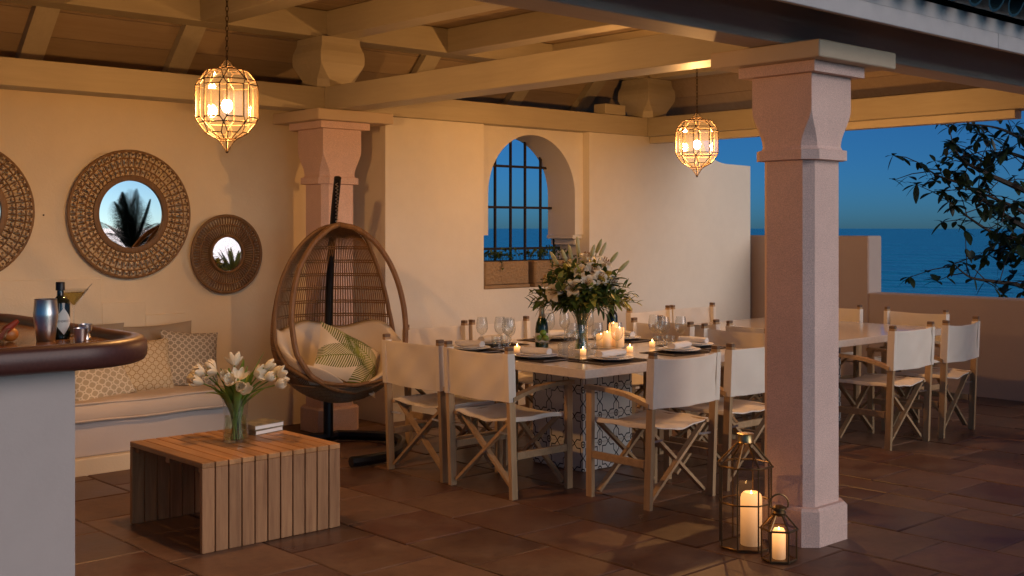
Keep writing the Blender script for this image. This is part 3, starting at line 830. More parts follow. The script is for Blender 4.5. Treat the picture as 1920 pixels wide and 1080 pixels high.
# ================================================================ MIRRORS
def mirror(label, cx, cz, R, Rg, bands, nst, knots, solid):
    t = thing('round_mirror', label, 'mirror', (cx, 8.045, cz), 0, 'rattan framed mirrors on the wall')
    n = 64
    def circ(r, y=0.0): return [(r * math.cos(2 * PI * k / n), y, r * math.sin(2 * PI * k / n)) for k in range(n)]
    def flip(p): return p
    def disc(r, y):
        mb = MB(); vs = [(0, y, 0)] + circ(r, y); return mb.add(vs, [(0, 1 + k, 1 + (k + 1) % n) for k in range(n)])
    link('mirror_glass', MB().add([v for v in circ(Rg, -.008)] + [v for v in circ(Rg, .02)], [tuple(range(n)), tuple(range(n, 2 * n))[::-1]] + [(k, (k + 1) % n, n + (k + 1) % n, n + k) for k in range(n)]).mesh('mirror_glass', MIRROR), t)
    mb = MB(); a = Rg - .004; b = Rg + solid
    pr = [(a, -.010), (a, -.024), ((a + b) / 2, -.030), (b, -.022), (b, .018), (a, .018)]
    vs = []; fs = []
    for k in range(n):
        q = 2 * PI * k / n
        vs += [(r * math.cos(q), y, r * math.sin(q)) for r, y in pr]
    for k in range(n):
        for j in range(6): fs.append((k * 6 + j, k * 6 + (j + 1) % 6, ((k + 1) % n) * 6 + (j + 1) % 6, ((k + 1) % n) * 6 + j))
    link('inner_ring', mb.add(vs, fs).mesh('inner_ring', RATTANM, True), t)
    link('outer_ring', MB().tube(circ(R - .011, -.006), .012, 8, True).mesh('outer_ring', RATTANM, True), t)
    for r in bands[1:-1]:
        link('hoop', MB().tube(circ(r, -.012), .006, 6, True).mesh('hoop', RATTANM, True), t)
    for i in range(len(bands) - 1):
        r0, r1 = bands[i], bands[i + 1]; w = MB(); kn = MB()
        ns = int(nst * (0.72 + 0.28 * (r1 / R)))
        for k in range(ns):
            q = 2 * PI * k / ns
            for dq in ((-.24, .10), (.24, -.10)) if knots else ((-.1, .06), (.26, .3)):
                pts = []
                for j in range(4):
                    u = j / 3; qq = q + (dq[0] + (dq[1] - dq[0]) * (1 - abs(2 * u - 1))) * 2 * PI / ns
                    r = r0 + (r1 - r0) * u; pts.append((r * math.cos(qq), -.008 - .008 * math.sin(PI * u), r * math.sin(qq)))
                w.tube(pts, .0060 if knots else .0036, 4)
            if knots:
                r = (r0 + r1) / 2; kn.tube([((r + e) * math.cos(q + .5 * 2 * PI / ns), -.012, (r + e) * math.sin(q + .5 * 2 * PI / ns)) for e in (-.026, 0, .026)], .0042, 4); kn.ball((r * math.cos(q), -.018, r * math.sin(q)), .0085, 6, 4)
        link('cane_weave', w.mesh('cane_weave', RATTANP if knots else RATTANM, True), t, kind='stuff')
        if knots: link('cane_knots', kn.mesh('cane_knots', RATTANM, True), t, kind='stuff')
    return t
mirror('large round mirror in three rows of knotted rattan, centre of the wall', 3.665, 1.65, .46, .243, (.282, .335, .40, .45), 54, True, .036)
mirror('large round rattan mirror cut by the left edge of the view', 2.527, 1.66, .46, .243, (.282, .335, .40, .45), 54, True, .036)
mirror('smallest round mirror with fine radiating rattan, lower right of the others', 4.425, 1.355, .30, .132, (.150, .225, .29), 74, False, .014)
NAIL = MB().lathe([(.006, 0), (.006, .004), (.001, .006)], 8, M=Matrix.Rotation(PI / 2, 4, 'X')).mesh('nail', IRON)
for x, z, l in ((3.06, 1.64, 'small nail in the wall between the two large mirrors'), (4.13, 1.66, 'small nail in the wall just above the smallest mirror')):
    tag(link('nail', NAIL, None, (x, 8.078, z)), l, 'nail')

# ================================================================ EGG CHAIR
EA = (4.587, 6.78); Z0, Z1 = .36, 1.575
fv = Vector((-.26, -.9656)); sv = Vector((.9656, -.26))
EG = thing('egg_chair', 'hanging rattan egg chair on a black stand beside the stone column', 'chair', (EA[0], EA[1], 0))
def er(t):
    t = min(max(t, 0), 1)
    return 0.46 * (max(0, 1 - ((t - .36) / .64) ** 2) ** 0.5 if t > .36 else max(0, 1 - ((.36 - t) / .36) ** 2) ** 0.5)
def ep(t, th, k=1.0):
    r = er(t) * k; d = -fv * math.cos(th) + sv * math.sin(th)
    return (d.x * r, d.y * r, Z0 + (Z1 - Z0) * t)
def interp(tab, t):
    for (a, va), (b, vb) in zip(tab, tab[1:]):
        if a <= t <= b: u = (t - a) / (b - a); u = u * u * (3 - 2 * u) if False else u; return va + (vb - va) * u
    return tab[-1][1]
SHE = [(0, 180), (.125, 180), (.135, 152), (.165, 130), (.23, 108), (.34, 95), (.5, 88), (.7, 84), (.9, 84), (1, 88)]
HOO = [(0, 180), (.085, 180), (.092, 166), (.12, 150), (.18, 134), (.3, 124), (.5, 117), (.75, 114), (.9, 118), (1, 130)]
rad = math.radians
def she(t, sg):
    v = interp(SHE, t)
    return v if sg < 0 or t < .13 else v * (1 - .20 * min((t - .13) / .12, 1) * (1 if t < .85 else max(0, 1 - (t - .85) / .15)))
st = MB(); NS = 150
for k in range(NS):
    th = rad(-178 + 356 * (k + .5) / NS); pts = []
    for j in range(25):
        t = 0.985 * j / 24 + 0.005
        if abs(th) <= rad(she(t, th)): pts.append(ep(t, th))
        else: break
    if len(pts) > 1: st.tube(pts, .0042, 4)
link('cane_strands', st.mesh('cane_strands', RATTAN, True), EG, kind='stuff')
for t in (.17, .24, .31, .38, .46, .54, .62, .70, .78, .86, .93):
    ml, mr = she(t, -1), she(t, 1)
    for dz in (0, .012):
        link('cane_hoop', MB().tube([ep(t + dz, rad(-ml + (ml + mr) * i / 40), 1.0) for i in range(41)], .0048, 5).mesh('cane_hoop', RATTAN, True), EG)
bw = MB(); bw.grid(lambda u, v: ep(0.004 + v * .124, rad(-180 + 360 * u), 1.0), 72, 10)
bwm = bw.mesh('woven_bowl', RATTAN, 'all'); link('woven_bowl', bwm, EG)
bst = MB()
for j in range(12):
    t = .008 + j * .0100; bst.tube([ep(t, rad(6 * i), 1.012) for i in range(60)], .0062, 5, True)
link('bowl_weave', bst.mesh('bowl_weave', RATTAN, True), EG, kind='stuff')
def edge_path(tab, t_low):
    left = [];
    ts = [1 - (1 - t_low) * i / 60 for i in range(61)]
    R_ = [ep(t, rad(she(t, 1) if tab is SHE else interp(tab, t))) for t in ts]; L_ = [ep(t, -rad(interp(tab, t))) for t in ts]
    return R_ + L_[::-1]
link('shell_rim', MB().tube(edge_path(SHE, .126), .015, 8).mesh('shell_rim', RATTAN, True), EG)
link('front_hoop', MB().tube(edge_path(HOO, .086), .019, 8).mesh('front_hoop', RATTAN, True), EG)
# stand
pb = Vector((.19, .42))
STD = [(pb.x, pb.y, .05), (pb.x * 1.02, pb.y * 1.02, .7), (pb.x * .82, pb.y * .82, 1.25), (pb.x * .46, pb.y * .46, 1.64), (pb.x * .13, pb.y * .13, 1.90)]
def smooth(pts, n=8):
    pts = [Vector(p) for p in pts]; out = []
    for i in range(len(pts) - 1):
        p0, p1, p2, p3 = pts[max(i - 1, 0)], pts[i], pts[i + 1], pts[min(i + 2, len(pts) - 1)]
        for k in range(n):
            t = k / n; out.append(0.5 * ((2 * p1) + (p2 - p0) * t + (2 * p0 - 5 * p1 + 4 * p2 - p3) * t * t + (3 * p1 - p0 - 3 * p2 + p3) * t ** 3))
    return out + [pts[-1]]
link('stand_post', MB().tube(smooth(STD), .026, 10).mesh('stand_post', BLACK, True), EG)
link('post_sleeve', MB().lathe([(.036, .0), (.036, .28), (.028, .30)], 14, M=Matrix.Translation((pb.x, pb.y, .04))).mesh('post_sleeve', BLACK, True), EG)
base = []
for i in range(37):
    a = rad(-128 + 250 * i / 36); base.append((.08 + .40 * math.cos(a), .02 + .44 * math.sin(a), .035))
base = [(-.22, -.46, .04), (-.05, -.47, .04), (.16, -.42, .04)] + [(.46, -.1, .04), (.50, .15, .04), (.30, .42, .04), (pb.x, pb.y, .04), (-.2, .50, .04), (-.38, .3, .04)]
link('stand_base', MB().tube(smooth(base, 6), .036, 8).mesh('stand_base', BLACK, True), EG)
link('suspension_spring', MB().tube([(pb.x * .05 - .028 + .008 * math.cos(i * .9), pb.y * .05 - .02 + .008 * math.sin(i * .9), 1.86 - i * .0036) for i in range(80)], .003, 4).mesh('suspension_spring', STEEL, True), EG)
# cushion
def cu_fn(k):
    def fn(u, v):
        th = rad(-165 + 330 * u); tt = .42 if abs(th) < rad(70) else .42 - (abs(math.degrees(th)) - 70) / 95 * .27
        tt += .02 * math.sin(u * 31); t = .03 + v * (tt - .03)
        puff = .034 * abs(math.sin(u * 17)) * (.55 + .45 * math.sin(v * 9 + u * 5)) * math.sin(PI * min(v * 1.05, 1))
        e = math.sin(PI * min(max(v, 0.0), 1)) ** .4 if v > .5 else 1
        kk = .965 if k == 0 else .965 - (.17 * e + puff * 2.2)
        x, y, z = ep(t, th, kk); return (x, y, z + (0.05 * (1 - v) if k else 0))
    return fn
cm = MB(); cm.grid(cu_fn(1), 60, 14); cm.grid(cu_fn(0), 60, 14)
cush_o = link('seat_pad', cm.mesh('seat_pad', CUSH, 'all'), None, (EA[0], EA[1], 0)); tag(cush_o, 'puffy cream round cushion lining the hanging egg chair', 'cushion')
ppx = fv * .02
o = link('pillow', pillow_mesh('pillow', .50, .42, .16, PALMP), None, (EA[0] + .0, EA[1] - .10, .66), (-.72, .50, -.22)); tag(o, 'pillow printed with green palm leaves lying in the egg chair', 'pillow')

# ================================================================ COFFEE TABLE
CX0, CX1, CY0, CY1, CZ = 2.69, 3.48, 5.13, 5.92, .432
CTB = thing('coffee_table', 'low square teak coffee table of slats, open at the side', 'table', ((CX0 + CX1) / 2, (CY0 + CY1) / 2, 0))
ns = 11; sw = (CX1 - CX0) / ns; hx, hy = (CX1 - CX0) / 2, (CY1 - CY0) / 2
topm = MB().box(-sw / 2 + .003, sw / 2 - .003, -hy, hy, CZ - .026, CZ, .0025).mesh('top_slat', TEAKT)
sidm = MB().box(-sw / 2 + .003, sw / 2 - .003, 0, .026, 0.0, CZ - .0265, .0025).mesh('side_slat', TEAK)
for i in range(ns):
    x = -hx + (i + .5) * sw
    link('top_slat', topm, CTB, (x, 0, 0)); link('side_slat', sidm, CTB, (x, -hy, 0)); link('side_slat', sidm, CTB, (x, hy - .026, 0))
for y in (-hy + .05, 0.0, hy - .05): link('batten', MB().box(-hx + .02, hx - .02, y - .02, y + .02, CZ - .056, CZ - .0275).mesh('batten', TEAK), CTB)
# books
BK = [((.30, .26, .18), (.14, .10, .06)), ((.12, .12, .09), (.34, .29, .18))]
for i, (c1, c2) in enumerate(BK):
    m = Mat('book_cover', .4); nn = m.noise(m.mapped(), 26, 4); m.base(m.ramp(nn, (.35, c2), (.6, c1)))
    t = thing('book', ('picture book lying at the bottom of the pair on the coffee table', 'picture book lying on top of the other on the coffee table')[i], 'book', (3.345 + .004 * i, 5.72, CZ + .001 + i * .027), .25 - .05 * i, 'books on the coffee table')
    link('cover', MB().box(-.105, .105, -.08, .08, 0, .003).box(-.105, .105, -.08, .08, .022, .0255).box(-.106, -.103, -.08, .08, 0, .0255).mesh('cover', m.m), t)
    link('pages', MB().box(-.102, .101, -.076, .076, .0032, .0218).mesh('pages', WHITE), t)
# tulip vase
VX, VY = 3.10, 5.54
t = thing('glass_vase', 'clear cylinder glass vase of tulips on the coffee table', 'vase', (VX, VY, CZ + .0005))
link('vase_glass', MB().lathe([(.060, 0), (.064, .004), (.066, .03), (.060, .12), (.066, .205), (.071, .228), (.068, .228), (.063, .2), (.056, .12), (.061, .03), (.055, .014), (.002, .013)], 28).mesh('vase_glass', GLASS, True), t)
link('water', MB().lathe([(.053, .015), (.058, .03), (.0535, .12), (.0535, .135), (.001, .1352)], 24).mesh('water', glassmat('vase_water', (.86, .92, .76), .02)), t)
def leaf_blade(mb, p, q, wd, bend=0.05, n=6, fold=0.3):
    p, q = Vector(p), Vector(q); d = q - p; L = d.length; dn = d.normalized()
    a = dn.cross(Vector((0, 0, 1)));  a = a.normalized() if a.length > 1e-4 else Vector((1, 0, 0)); up = a.cross(dn)
    vs = []; fs = []
    for i in range(n + 1):
        u = i / n; c = p + d * u - Vector((0, 0, 1)) * bend * L * u * u; ww = wd * (math.sin(PI * min(u * .9 + .06, 1)) ** .8)
        vs += [c - a * ww + up * ww * fold, c, c + a * ww + up * ww * fold]
    for i in range(n): fs += [(i * 3, i * 3 + 1, i * 3 + 4, i * 3 + 3), (i * 3 + 1, i * 3 + 2, i * 3 + 5, i * 3 + 4)]
    mb.add(vs, fs)
def rotto(d):
    return Vector(d).to_track_quat('Z', 'Y').to_matrix().to_4x4()
def tulip_head(n=6, L=.055, w=.021, op=.25):
    mb = MB()
    for k in range(n):
        a = 2 * PI * k / n; inn = .75 if k % 2 else 1
        def fn(u, v):
            s = (u - .5) * 2; ww = w * (math.sin(PI * min(v * .86 + .08, 1)) ** .7)
            r = (.004 + .020 * math.sin(PI * min(v * .75 + .05, 1)) * inn + op * .02 * v * v) - .004 * s * s
            ang = a + s * ww / max(r, .012) * .75
            return (r * math.cos(ang), r * math.sin(ang), v * L)
        mb.grid(fn, 4, 6)
    return mb
TH = [tulip_head().mesh('tulip_head', PETAL, 'all', False), tulip_head(op=.7).mesh('tulip_head', PETAL, 'all', False), tulip_head(op=1.4, L=.05).mesh('tulip_head', PETAL, 'all', False)]
TB = thing('tulip_bunch', 'bunch of white tulips leaning out of the vase on the coffee table', 'flowers', (VX, VY, CZ + .016))
def cview(dr, dz, df=0):   # picture right / up / away from the viewer, in metres
    return Vector((.7383 * dr + .6745 * df, -.6745 * dr + .7383 * df, dz))
heads = [(-.20, .30, 0), (-.175, .335, .04), (-.145, .345, -.05), (-.12, .355, .05), (-.15, .30, -.08), (-.09, .35, -.03), (-.02, .32, -.10), (.005, .30, -.12), (.03, .315, -.06), (.05, .285, -.13), (.06, .265, -.10), (.10, .34, -.02), (.15, .315, 0), (.175, .335, .06), (.215, .325, .02), (.215, .285, -.04), (.13, .36, .08), (-.03, .37, .10)]
for i, (dr, dz, df) in enumerate(heads):
    tip = cview(dr, dz, df); b0 = Vector((random.uniform(-.03, .03), random.uniform(-.03, .03), 0)); dirn = (Vector((tip.x, tip.y, 0)) * 1.0 + Vector((0, 0, .06 + random.uniform(-.04, .05)))).normalized()
    th = link('tulip', MB().tube(smooth([b0, b0 * .5 + Vector((tip.x * .12, tip.y * .12, .12)), Vector((tip.x * .35, tip.y * .35, .235)), tip], 5), .0036, 5).mesh('tulip', STEM, True), TB)
    h = link('tulip_head', TH[i % 3], th, tip); h.rotation_mode = 'QUATERNION'; h.rotation_quaternion = dirn.to_track_quat('Z', 'Y'); h.scale = (1.2, 1.2, random.uniform(1.0, 1.2))
for i in range(30):
    a = random.uniform(0, 2 * PI); r = random.uniform(.06, .17); mb = MB()
    leaf_blade(mb, (.02 * math.cos(a), .02 * math.sin(a), random.uniform(.10, .2)), (r * math.cos(a), r * math.sin(a), random.uniform(.29, .43)), random.uniform(.015, .025), random.uniform(.05, .35))
    link('tulip_leaf', mb.mesh('tulip_leaf', STEM, 'all', False), TB)
mb = MB(); leaf_blade(mb, cview(.02, .2), cview(.15, .46), .016, .02); link('tulip_leaf', mb.mesh('tulip_leaf', STEM, 'all', False), TB)
mb = MB(); leaf_blade(mb, cview(.05, .2), cview(.20, .40, .03), .012, .02); link('tulip_leaf', mb.mesh('tulip_leaf', STEM, 'all', False), TB)

# ================================================================ DINING TABLES
def dining_table(label, x0, x1, y0, y1):
    cx, cy = (x0 + x1) / 2, (y0 + y1) / 2
    t = thing('dining_table', label, 'table', (cx, cy, 0), 0, 'square dining tables on printed tile plinths')
    link('table_top', MB().box(x0 - cx, x1 - cx, y0 - cy, y1 - cy, .698, .75, .003).mesh('table_top', QUARTZ), t)
    hw = .232
    link('plinth_core', MB().box(-hw + .008, hw - .008, -hw + .008, hw - .008, 0, .697).mesh('plinth_core', GROUT), t)
    n_, mm = 3, 4; tw = 2 * hw / n_; tz = .694 / mm
    if not hasattr(dining_table, 'm'): dining_table.m = MB().box(-tw / 2 + .001, tw / 2 - .001, -.008, 0, .001, tz - .001, .0015).mesh('printed_tile', AZUL)
    for side in range(4):
        for i in range(n_):
            for j in range(mm):
                M = Matrix.Rotation(side * PI / 2, 4, 'Z') @ Matrix.Translation((-hw + (i + .5) * tw, -hw + .008, .002 + j * tz))
                o = link('printed_tile', dining_table.m, t); o.location = M.translation; o.rotation_euler = (0, 0, side * PI / 2)
    return t
dining_table('pale stone dining table laid for dinner, on a patterned tile plinth', 4.79, 6.43, 4.63, 6.27)
dining_table('bare pale stone dining table nearer the sea, partly behind the front column', 7.30, 8.94, 4.63, 6.27)
TZ = .7505

# ---- director's chairs (front faces local +y)
def make_chair(q=0):
    t = thing('director_chair', 'x', 'chair', group="wooden folding chairs around the dining tables")
    px, py = .272, .222
    def legm(z1, lean): return MB().prism([(-.022, 0), (.022, 0), (.022 + lean * .5, z1 * .55), (.022 + lean, z1), (-.022 + lean, z1), (-.022 + lean * .5, z1 * .55)], -.0135, .0135, 'x')
    bl = legm(.852, -.035); 
    bm_ = bl.mesh('back_leg', CHW); fm_ = legm(.625, 0).mesh('front_leg', CHW)
    tipm = MB().box(-.0145, .0145, -.023, .023, 0, .020, .003).mesh('post_tip', TIP)
    def armf(u, v): return None
    arm = MB(); prof = [(-py - .02, .585), (-py + .05, .607), (-.06, .632), (.10, .645), (py + .03, .645), (py + .03, .622), (.10, .622), (-.06, .608), (-py + .05, .582), (-py - .02, .560)]
    arm.prism(prof, -.024, .024, 'x'); armm = arm.mesh('armrest', CHX)
    low = MB().box(-.0115, .0115, -py + .022, py - .022, .225, .268, .003).mesh('side_rail', CHX)
    srl = MB().box(-.013, .013, -py - .015, py + .015, .432, .452, .003).mesh('seat_rail', CHX)
    for s in (-1, 1):
        b = link('back_leg', bm_, t, (s * px, -py, 0)); link('post_tip', tipm, b, (0, -.035, .852))
        link('front_leg', fm_, t, (s * px, py, 0))
        link('armrest', armm, t, (s * px, 0, 0)); link('side_rail', low, t, (s * px, 0, 0)); link('seat_rail', srl, t, (s * (px - .045), 0, 0))
    for y in (-py + .028, py - .028):
        for s in (-1, 1):
            m = MB().bar((s * (px - .025), y + s * .011, .035), (-s * (px - .045), y + s * .011, .435), .017, .034, up=(0, 1, 0)); 
            link('cross_leg', m.mesh('cross_leg', CHX), t)
        link('pivot_bolt', MB().tube([(0, y - .024, .235), (0, y + .024, .235)], .006, 8).mesh('pivot_bolt', STEEL), t)
    for s in (-1, 1): link('stay', MB().bar((s * (px - .012), -py - .012, .37), (s * (px - .115), -py - .004, .372), .003, .012, up=(0, 0, 1)).mesh('stay', STEEL), t)
    # seat sling
    def seat(u, v):
        x = (u - .5) * 2 * (px - .034); sag = (.018 + .007 * q) * (1 - (2 * u - 1) ** 2)
        return (x, -py - .005 + v * (2 * py + .02), .457 - sag + .0035 * math.sin(v * (9 + 2 * q) + u * (4 + 3 * q)) + .003 * math.sin(u * 17 + q + v * 3) * (1 - v))
    sm = MB(); sm.grid(seat, 20, 10); sm.grid(lambda u, v: (lambda p: (p[0], p[1], p[2] - .007))(seat(u, v)), 20, 10)
    for s in (0, 1): sm.grid(lambda u, v: (lambda p: (p[0], p[1], p[2] - .007 * v))(seat(u, s)), 14, 1)
    for s in (0, 1): sm.grid(lambda u, v: (lambda p: (p[0] + (2 * s - 1) * .012 * (1 if v > .4 else .3), p[1], p[2] - .024 * v + .002))(seat(s, u)), 8, 2)
    link('seat_sling', sm.mesh('seat_sling', CANVAS, 'all'), t)
    def back(o):
        def fn(u, v):
            x = (u - .5) * 2 * px; z = .562 + v * .272; y = -py - .035 * (z / .852) + -(.016 + .008 * q) * (1 - (2 * u - 1) ** 2) + .0045 * math.sin(u * (8 + 2 * q) + v * (5 - 2 * q)) + .003 * math.sin(u * 15 - v * 9 + q * 2) - .012
            return (x, y + o, z + .006 * math.cos((2 * u - 1) * 1.4) * (2 * v - 1) - (.008 + .005 * q) * (1 - (2 * u - 1) ** 2) * v)
        return fn
    bk = MB(); bk.grid(back(-.003), 20, 10); bk.grid(back(.003), 20, 10)
    for v0 in (0.0, .92): bk.grid(lambda u, v: back(-.0055)(u, v0 + v * .08), 20, 2); bk.grid(lambda u, v: back(.0055)(u, v0 + v * .08), 20, 2)
    link('back_sling', bk.mesh('back_sling', CANVAS, 'all'), t)
    for s in (-1, 1):
        sl = MB(); zz = [.560, .70, .836]
        for a, b in zip(zz, zz[1:]):
            ya, yb = -py - .035 * a / .852, -py - .035 * b / .852
            sl.add([(s * px + dx, y_ + dy, z) for z, y_ in ((a, ya), (b, yb)) for dx, dy in ((-.0175, -.027), (.0175, -.027), (.0175, .027), (-.0175, .027))], [(0, 1, 5, 4), (1, 2, 6, 5), (2, 3, 7, 6), (3, 0, 4, 7)])
        link('sling_sleeve', sl.mesh('sling_sleeve', CANVAS), t)
    return t
protos = [make_chair(0), make_chair(1), make_chair(2)]; GCH = 'wooden folding chairs around the dining tables'
R90 = PI / 2
CH = [((4.772, 5.865), -R90 + .02, 'canvas folding chair in front of the egg chair, left end of the laid table'),
      ((4.768, 5.235), -R90 - .02, 'canvas folding chair with its back to the coffee table, nearest the laid table corner'),
      ((5.20, 4.50), .0, 'canvas folding chair on the near side of the laid table, left of the pair'),
      ((5.905, 4.515), .015, 'canvas folding chair behind the tall floor lantern, beside the front column'),
      ((6.47, 5.715), R90 + .02, 'canvas folding chair at the laid table end, half hidden behind the wine glasses'),
      ((6.435, 5.02), R90 - .02, 'canvas folding chair at the right end of the laid table, next to the front column'),
      ((5.33, 6.385), PI, 'canvas folding chair on the wall side of the laid table, left of the pair'),
      ((5.95, 6.40), PI - .03, 'canvas folding chair on the wall side of the laid table, right behind the wine glasses'),
      ((7.30, 5.725), -R90, 'canvas folding chair at the near end of the bare table, wall side of the pair'),
      ((7.285, 5.05), -R90 + .03, 'canvas folding chair at the near end of the bare table, mostly behind the column'),
      ((7.755, 4.53), .04, 'canvas folding chair just right of the column, near side of the bare table'),
      ((8.47, 4.53), .06, 'rightmost canvas folding chair, near side of the bare table'),
      ((9.03, 5.885), R90, 'canvas folding chair at the far end of the bare table, next to the column edge'),
      ((9.02, 5.08), R90 - .02, 'canvas folding chair at the far end of the bare table, behind the rightmost two'),
      ((7.755, 6.46), PI + .05, 'canvas folding chair by the wall just right of the bouquet, left of the pair'),
      ((8.335, 6.47), PI - .03, 'canvas folding chair by the wall behind the bare table, right of the pair')]
for i, (p, a, l) in enumerate(CH):
    a += random.uniform(-.025, .025); pc = protos[i % 3]
    if i < 3: pc.location = (*p, 0); pc.rotation_euler = (0, 0, a); pc['label'] = l
    else: dup(pc, (*p, 0), a, l, GCH)

# ---- table setting
PMM = MB().box(-.22, .22, -.15, .15, 0, .003, .001).mesh('placemat', MATT)
PLM = MB().lathe([(.06, 0), (.065, .002), (.13, .016), (.138, .020), (.136, .022), (.09, .012), (.001, .009)], 36).mesh('plate', WHITE, True)
PL2 = MB().lathe([(.05, 0), (.055, .002), (.10, .012), (.106, .016), (.104, .0175), (.07, .009), (.001, .007)], 32).mesh('plate', WHITE, True)
def napk():
    mb = MB()
    def fn(u, v):
        a = 2 * PI * v; r = 1 + .10 * math.sin(3 * a + u * 5)
        return ((u - .5) * .20, .030 * r * math.cos(a), .020 + .020 * r * math.sin(a))
    mb.grid(fn, 10, 14); mb.grid(lambda u, v: ((-.1), .03 * u * math.cos(2 * PI * v), .02 + .02 * u * math.sin(2 * PI * v)), 3, 14); mb.grid(lambda u, v: ((.1), .03 * u * math.cos(2 * PI * v), .02 + .02 * u * math.sin(2 * PI * v)), 3, 14)
    return mb.mesh('napkin', NAPK, 'all')
NPM = napk()
FKM = MB().box(-.0035, .0035, -.10, .03, .003, .0055).box(-.010, .010, .03, .045, .003, .0055).box(-.010, -.007, .045, .085, .003, .0055).box(-.0018, .0018, .045, .085, .003, .0055).box(.007, .010, .045, .085, .003, .0055).mesh('fork', STEEL)
KNM = MB().box(-.0045, .0045, -.10, .0, .003, .0065).box(-.008, .008, .0, .105, .003, .0045).mesh('knife', STEEL)
WGM = MB().lathe([(.036, 0), (.036, .0018), (.008, .004), (.0038, .012), (.0038, .082), (.010, .092), (.032, .115), (.040, .142), (.036, .180), (.030, .212), (.0288, .212), (.0345, .180), (.0385, .142), (.030, .116), (.006, .096)], 28).mesh('wine_glass', GLASS, True)
TBM = MB().lathe([(.030, 0), (.033, .002), (.037, .085), (.0355, .085), (.031, .010), (.001, .009)], 24).mesh('tumbler', GLASS, True)
SET = [('A', 4.995, 5.875, -R90, 'left-end seat nearest the wall'), ('B', 4.995, 5.25, -R90, 'left-end seat nearest the coffee table'), ('C', 5.24, 4.85, 0, 'near-side seat by the table corner'), ('D', 5.92, 4.88, 0, 'near-side seat by the column'),
       ('G2', 6.27, 5.05, R90, 'right-end seat by the column'), ('G', 6.27, 5.70, R90, 'right-end seat behind the candles'), ('V1', 5.33, 6.05, PI, 'wall-side seat on the left'), ('V2', 5.93, 6.05, PI, 'wall-side seat behind the bouquet')]
for k, x, y, a, who in SET:
    M = Matrix.Translation((x, y, TZ)) @ Matrix.Rotation(a, 4, 'Z')
    def put(nm, me, lx, ly, lz, lab, cat, rz=0.0, grp=None):
        o = link(nm, me, None, M @ Vector((lx, ly, lz)), (0, 0, a + rz)); return tag(o, lab + ' at the ' + who, cat, grp)
    put('placemat', PMM, 0, 0, 0, 'dark woven placemat', 'placemat', 0, 'dark placemats on the laid table')
    put('plate', PLM, 0, .0, .0035, 'large white dinner plate', 'plate', 0, 'dinner plates on the laid table')
    put('plate', PL2, 0, .0, .0165, 'small white plate', 'plate', 0, 'side plates on the dinner plates')
    put('napkin', NPM, 0, 0, .027, 'rolled white napkin', 'napkin', random.uniform(-.25, .25), 'rolled napkins on the plates')
    put('fork', FKM, -.175, 0, 0, 'steel fork', 'fork', 0, 'cutlery on the laid table'); put('knife', KNM, .175, 0, 0, 'steel knife', 'knife', 0, 'cutlery on the laid table')
    put('wine_glass', WGM, .12 + random.uniform(-.02, .02), .215, 0, 'tall stemmed wine glass right of the plate', 'wine glass', 0, 'wine glasses on the laid table')
    put('wine_glass', WGM, .215, .165 + random.uniform(-.02, .02), 0, 'stemmed wine glass farthest right of the plate', 'wine glass', 0, 'wine glasses on the laid table')
    put('tumbler', TBM, .04, .20, 0, 'small water tumbler', 'tumbler', 0, 'water tumblers on the laid table')

# bottles
t = thing('champagne_bottle', 'green sparkling wine bottle with gold foil behind the bouquet', 'bottle', (5.44, 5.66, TZ))
link('glass_body', MB().lathe([(.040, 0), (.044, .004), (.044, .13), (.038, .17), (.020, .215), (.0155, .24), (.0155, .30), (.001, .301)], 28).mesh('glass_body', simple('green_glass', (.012, .035, .014), .1), True), t)
link('foil', MB().lathe([(.0265, .205), (.021, .2165), (.0168, .24), (.0175, .295), (.017, .304), (.001, .306)], 24).mesh('foil', FOIL, True), t)
link('paper_label', MB().lathe([(.0445, .045), (.0445, .105)], 28, cap=False).mesh('paper_label', LABELM, True), t)
t = thing('wine_bottle', 'dark wine bottle standing behind the pillar candles', 'bottle', (6.02, 5.56, TZ))
link('glass_body', MB().lathe([(.034, 0), (.0375, .004), (.0375, .19), (.032, .212), (.016, .235), (.0135, .25), (.0135, .295), (.0155, .296), (.0155, .310), (.001, .311)], 28).mesh('glass_body', BOTTLE, True), t)
link('foil', MB().lathe([(.0142, .25), (.0142, .296), (.0162, .2965), (.0162, .3112), (.001, .3118)], 20).mesh('foil', BLACK, True), t)
# lime bowl
t = thing('glass_bowl', 'footed glass bowl of limes in front of the bouquet', 'bowl', (5.22, 5.42, TZ))
link('bowl_glass', MB().lathe([(.04, 0), (.04, .003), (.006, .010), (.006, .06), (.03, .070), (.066, .11), (.0645, .11), (.028, .073), (.003, .066)], 26).mesh('bowl_glass', GLASS, True), t)
for i, (dx, dy, dz) in enumerate(((.02, .01, .10), (-.022, .012, .10), (.0, -.024, .10), (.002, .002, .132))):
    tag(link('lime', MB().ball((0, 0, 0), (.023, .020, .020), 10, 7).mesh('lime', LIME, True), None, (5.22 + dx, 5.42 + dy, TZ + dz), (0, 0, i)), ('lime at the right of the footed glass bowl', 'lime at the left of the footed glass bowl', 'lime at the front of the footed glass bowl', 'topmost lime in the footed glass bowl')[i], 'lime', 'limes in the glass bowl')
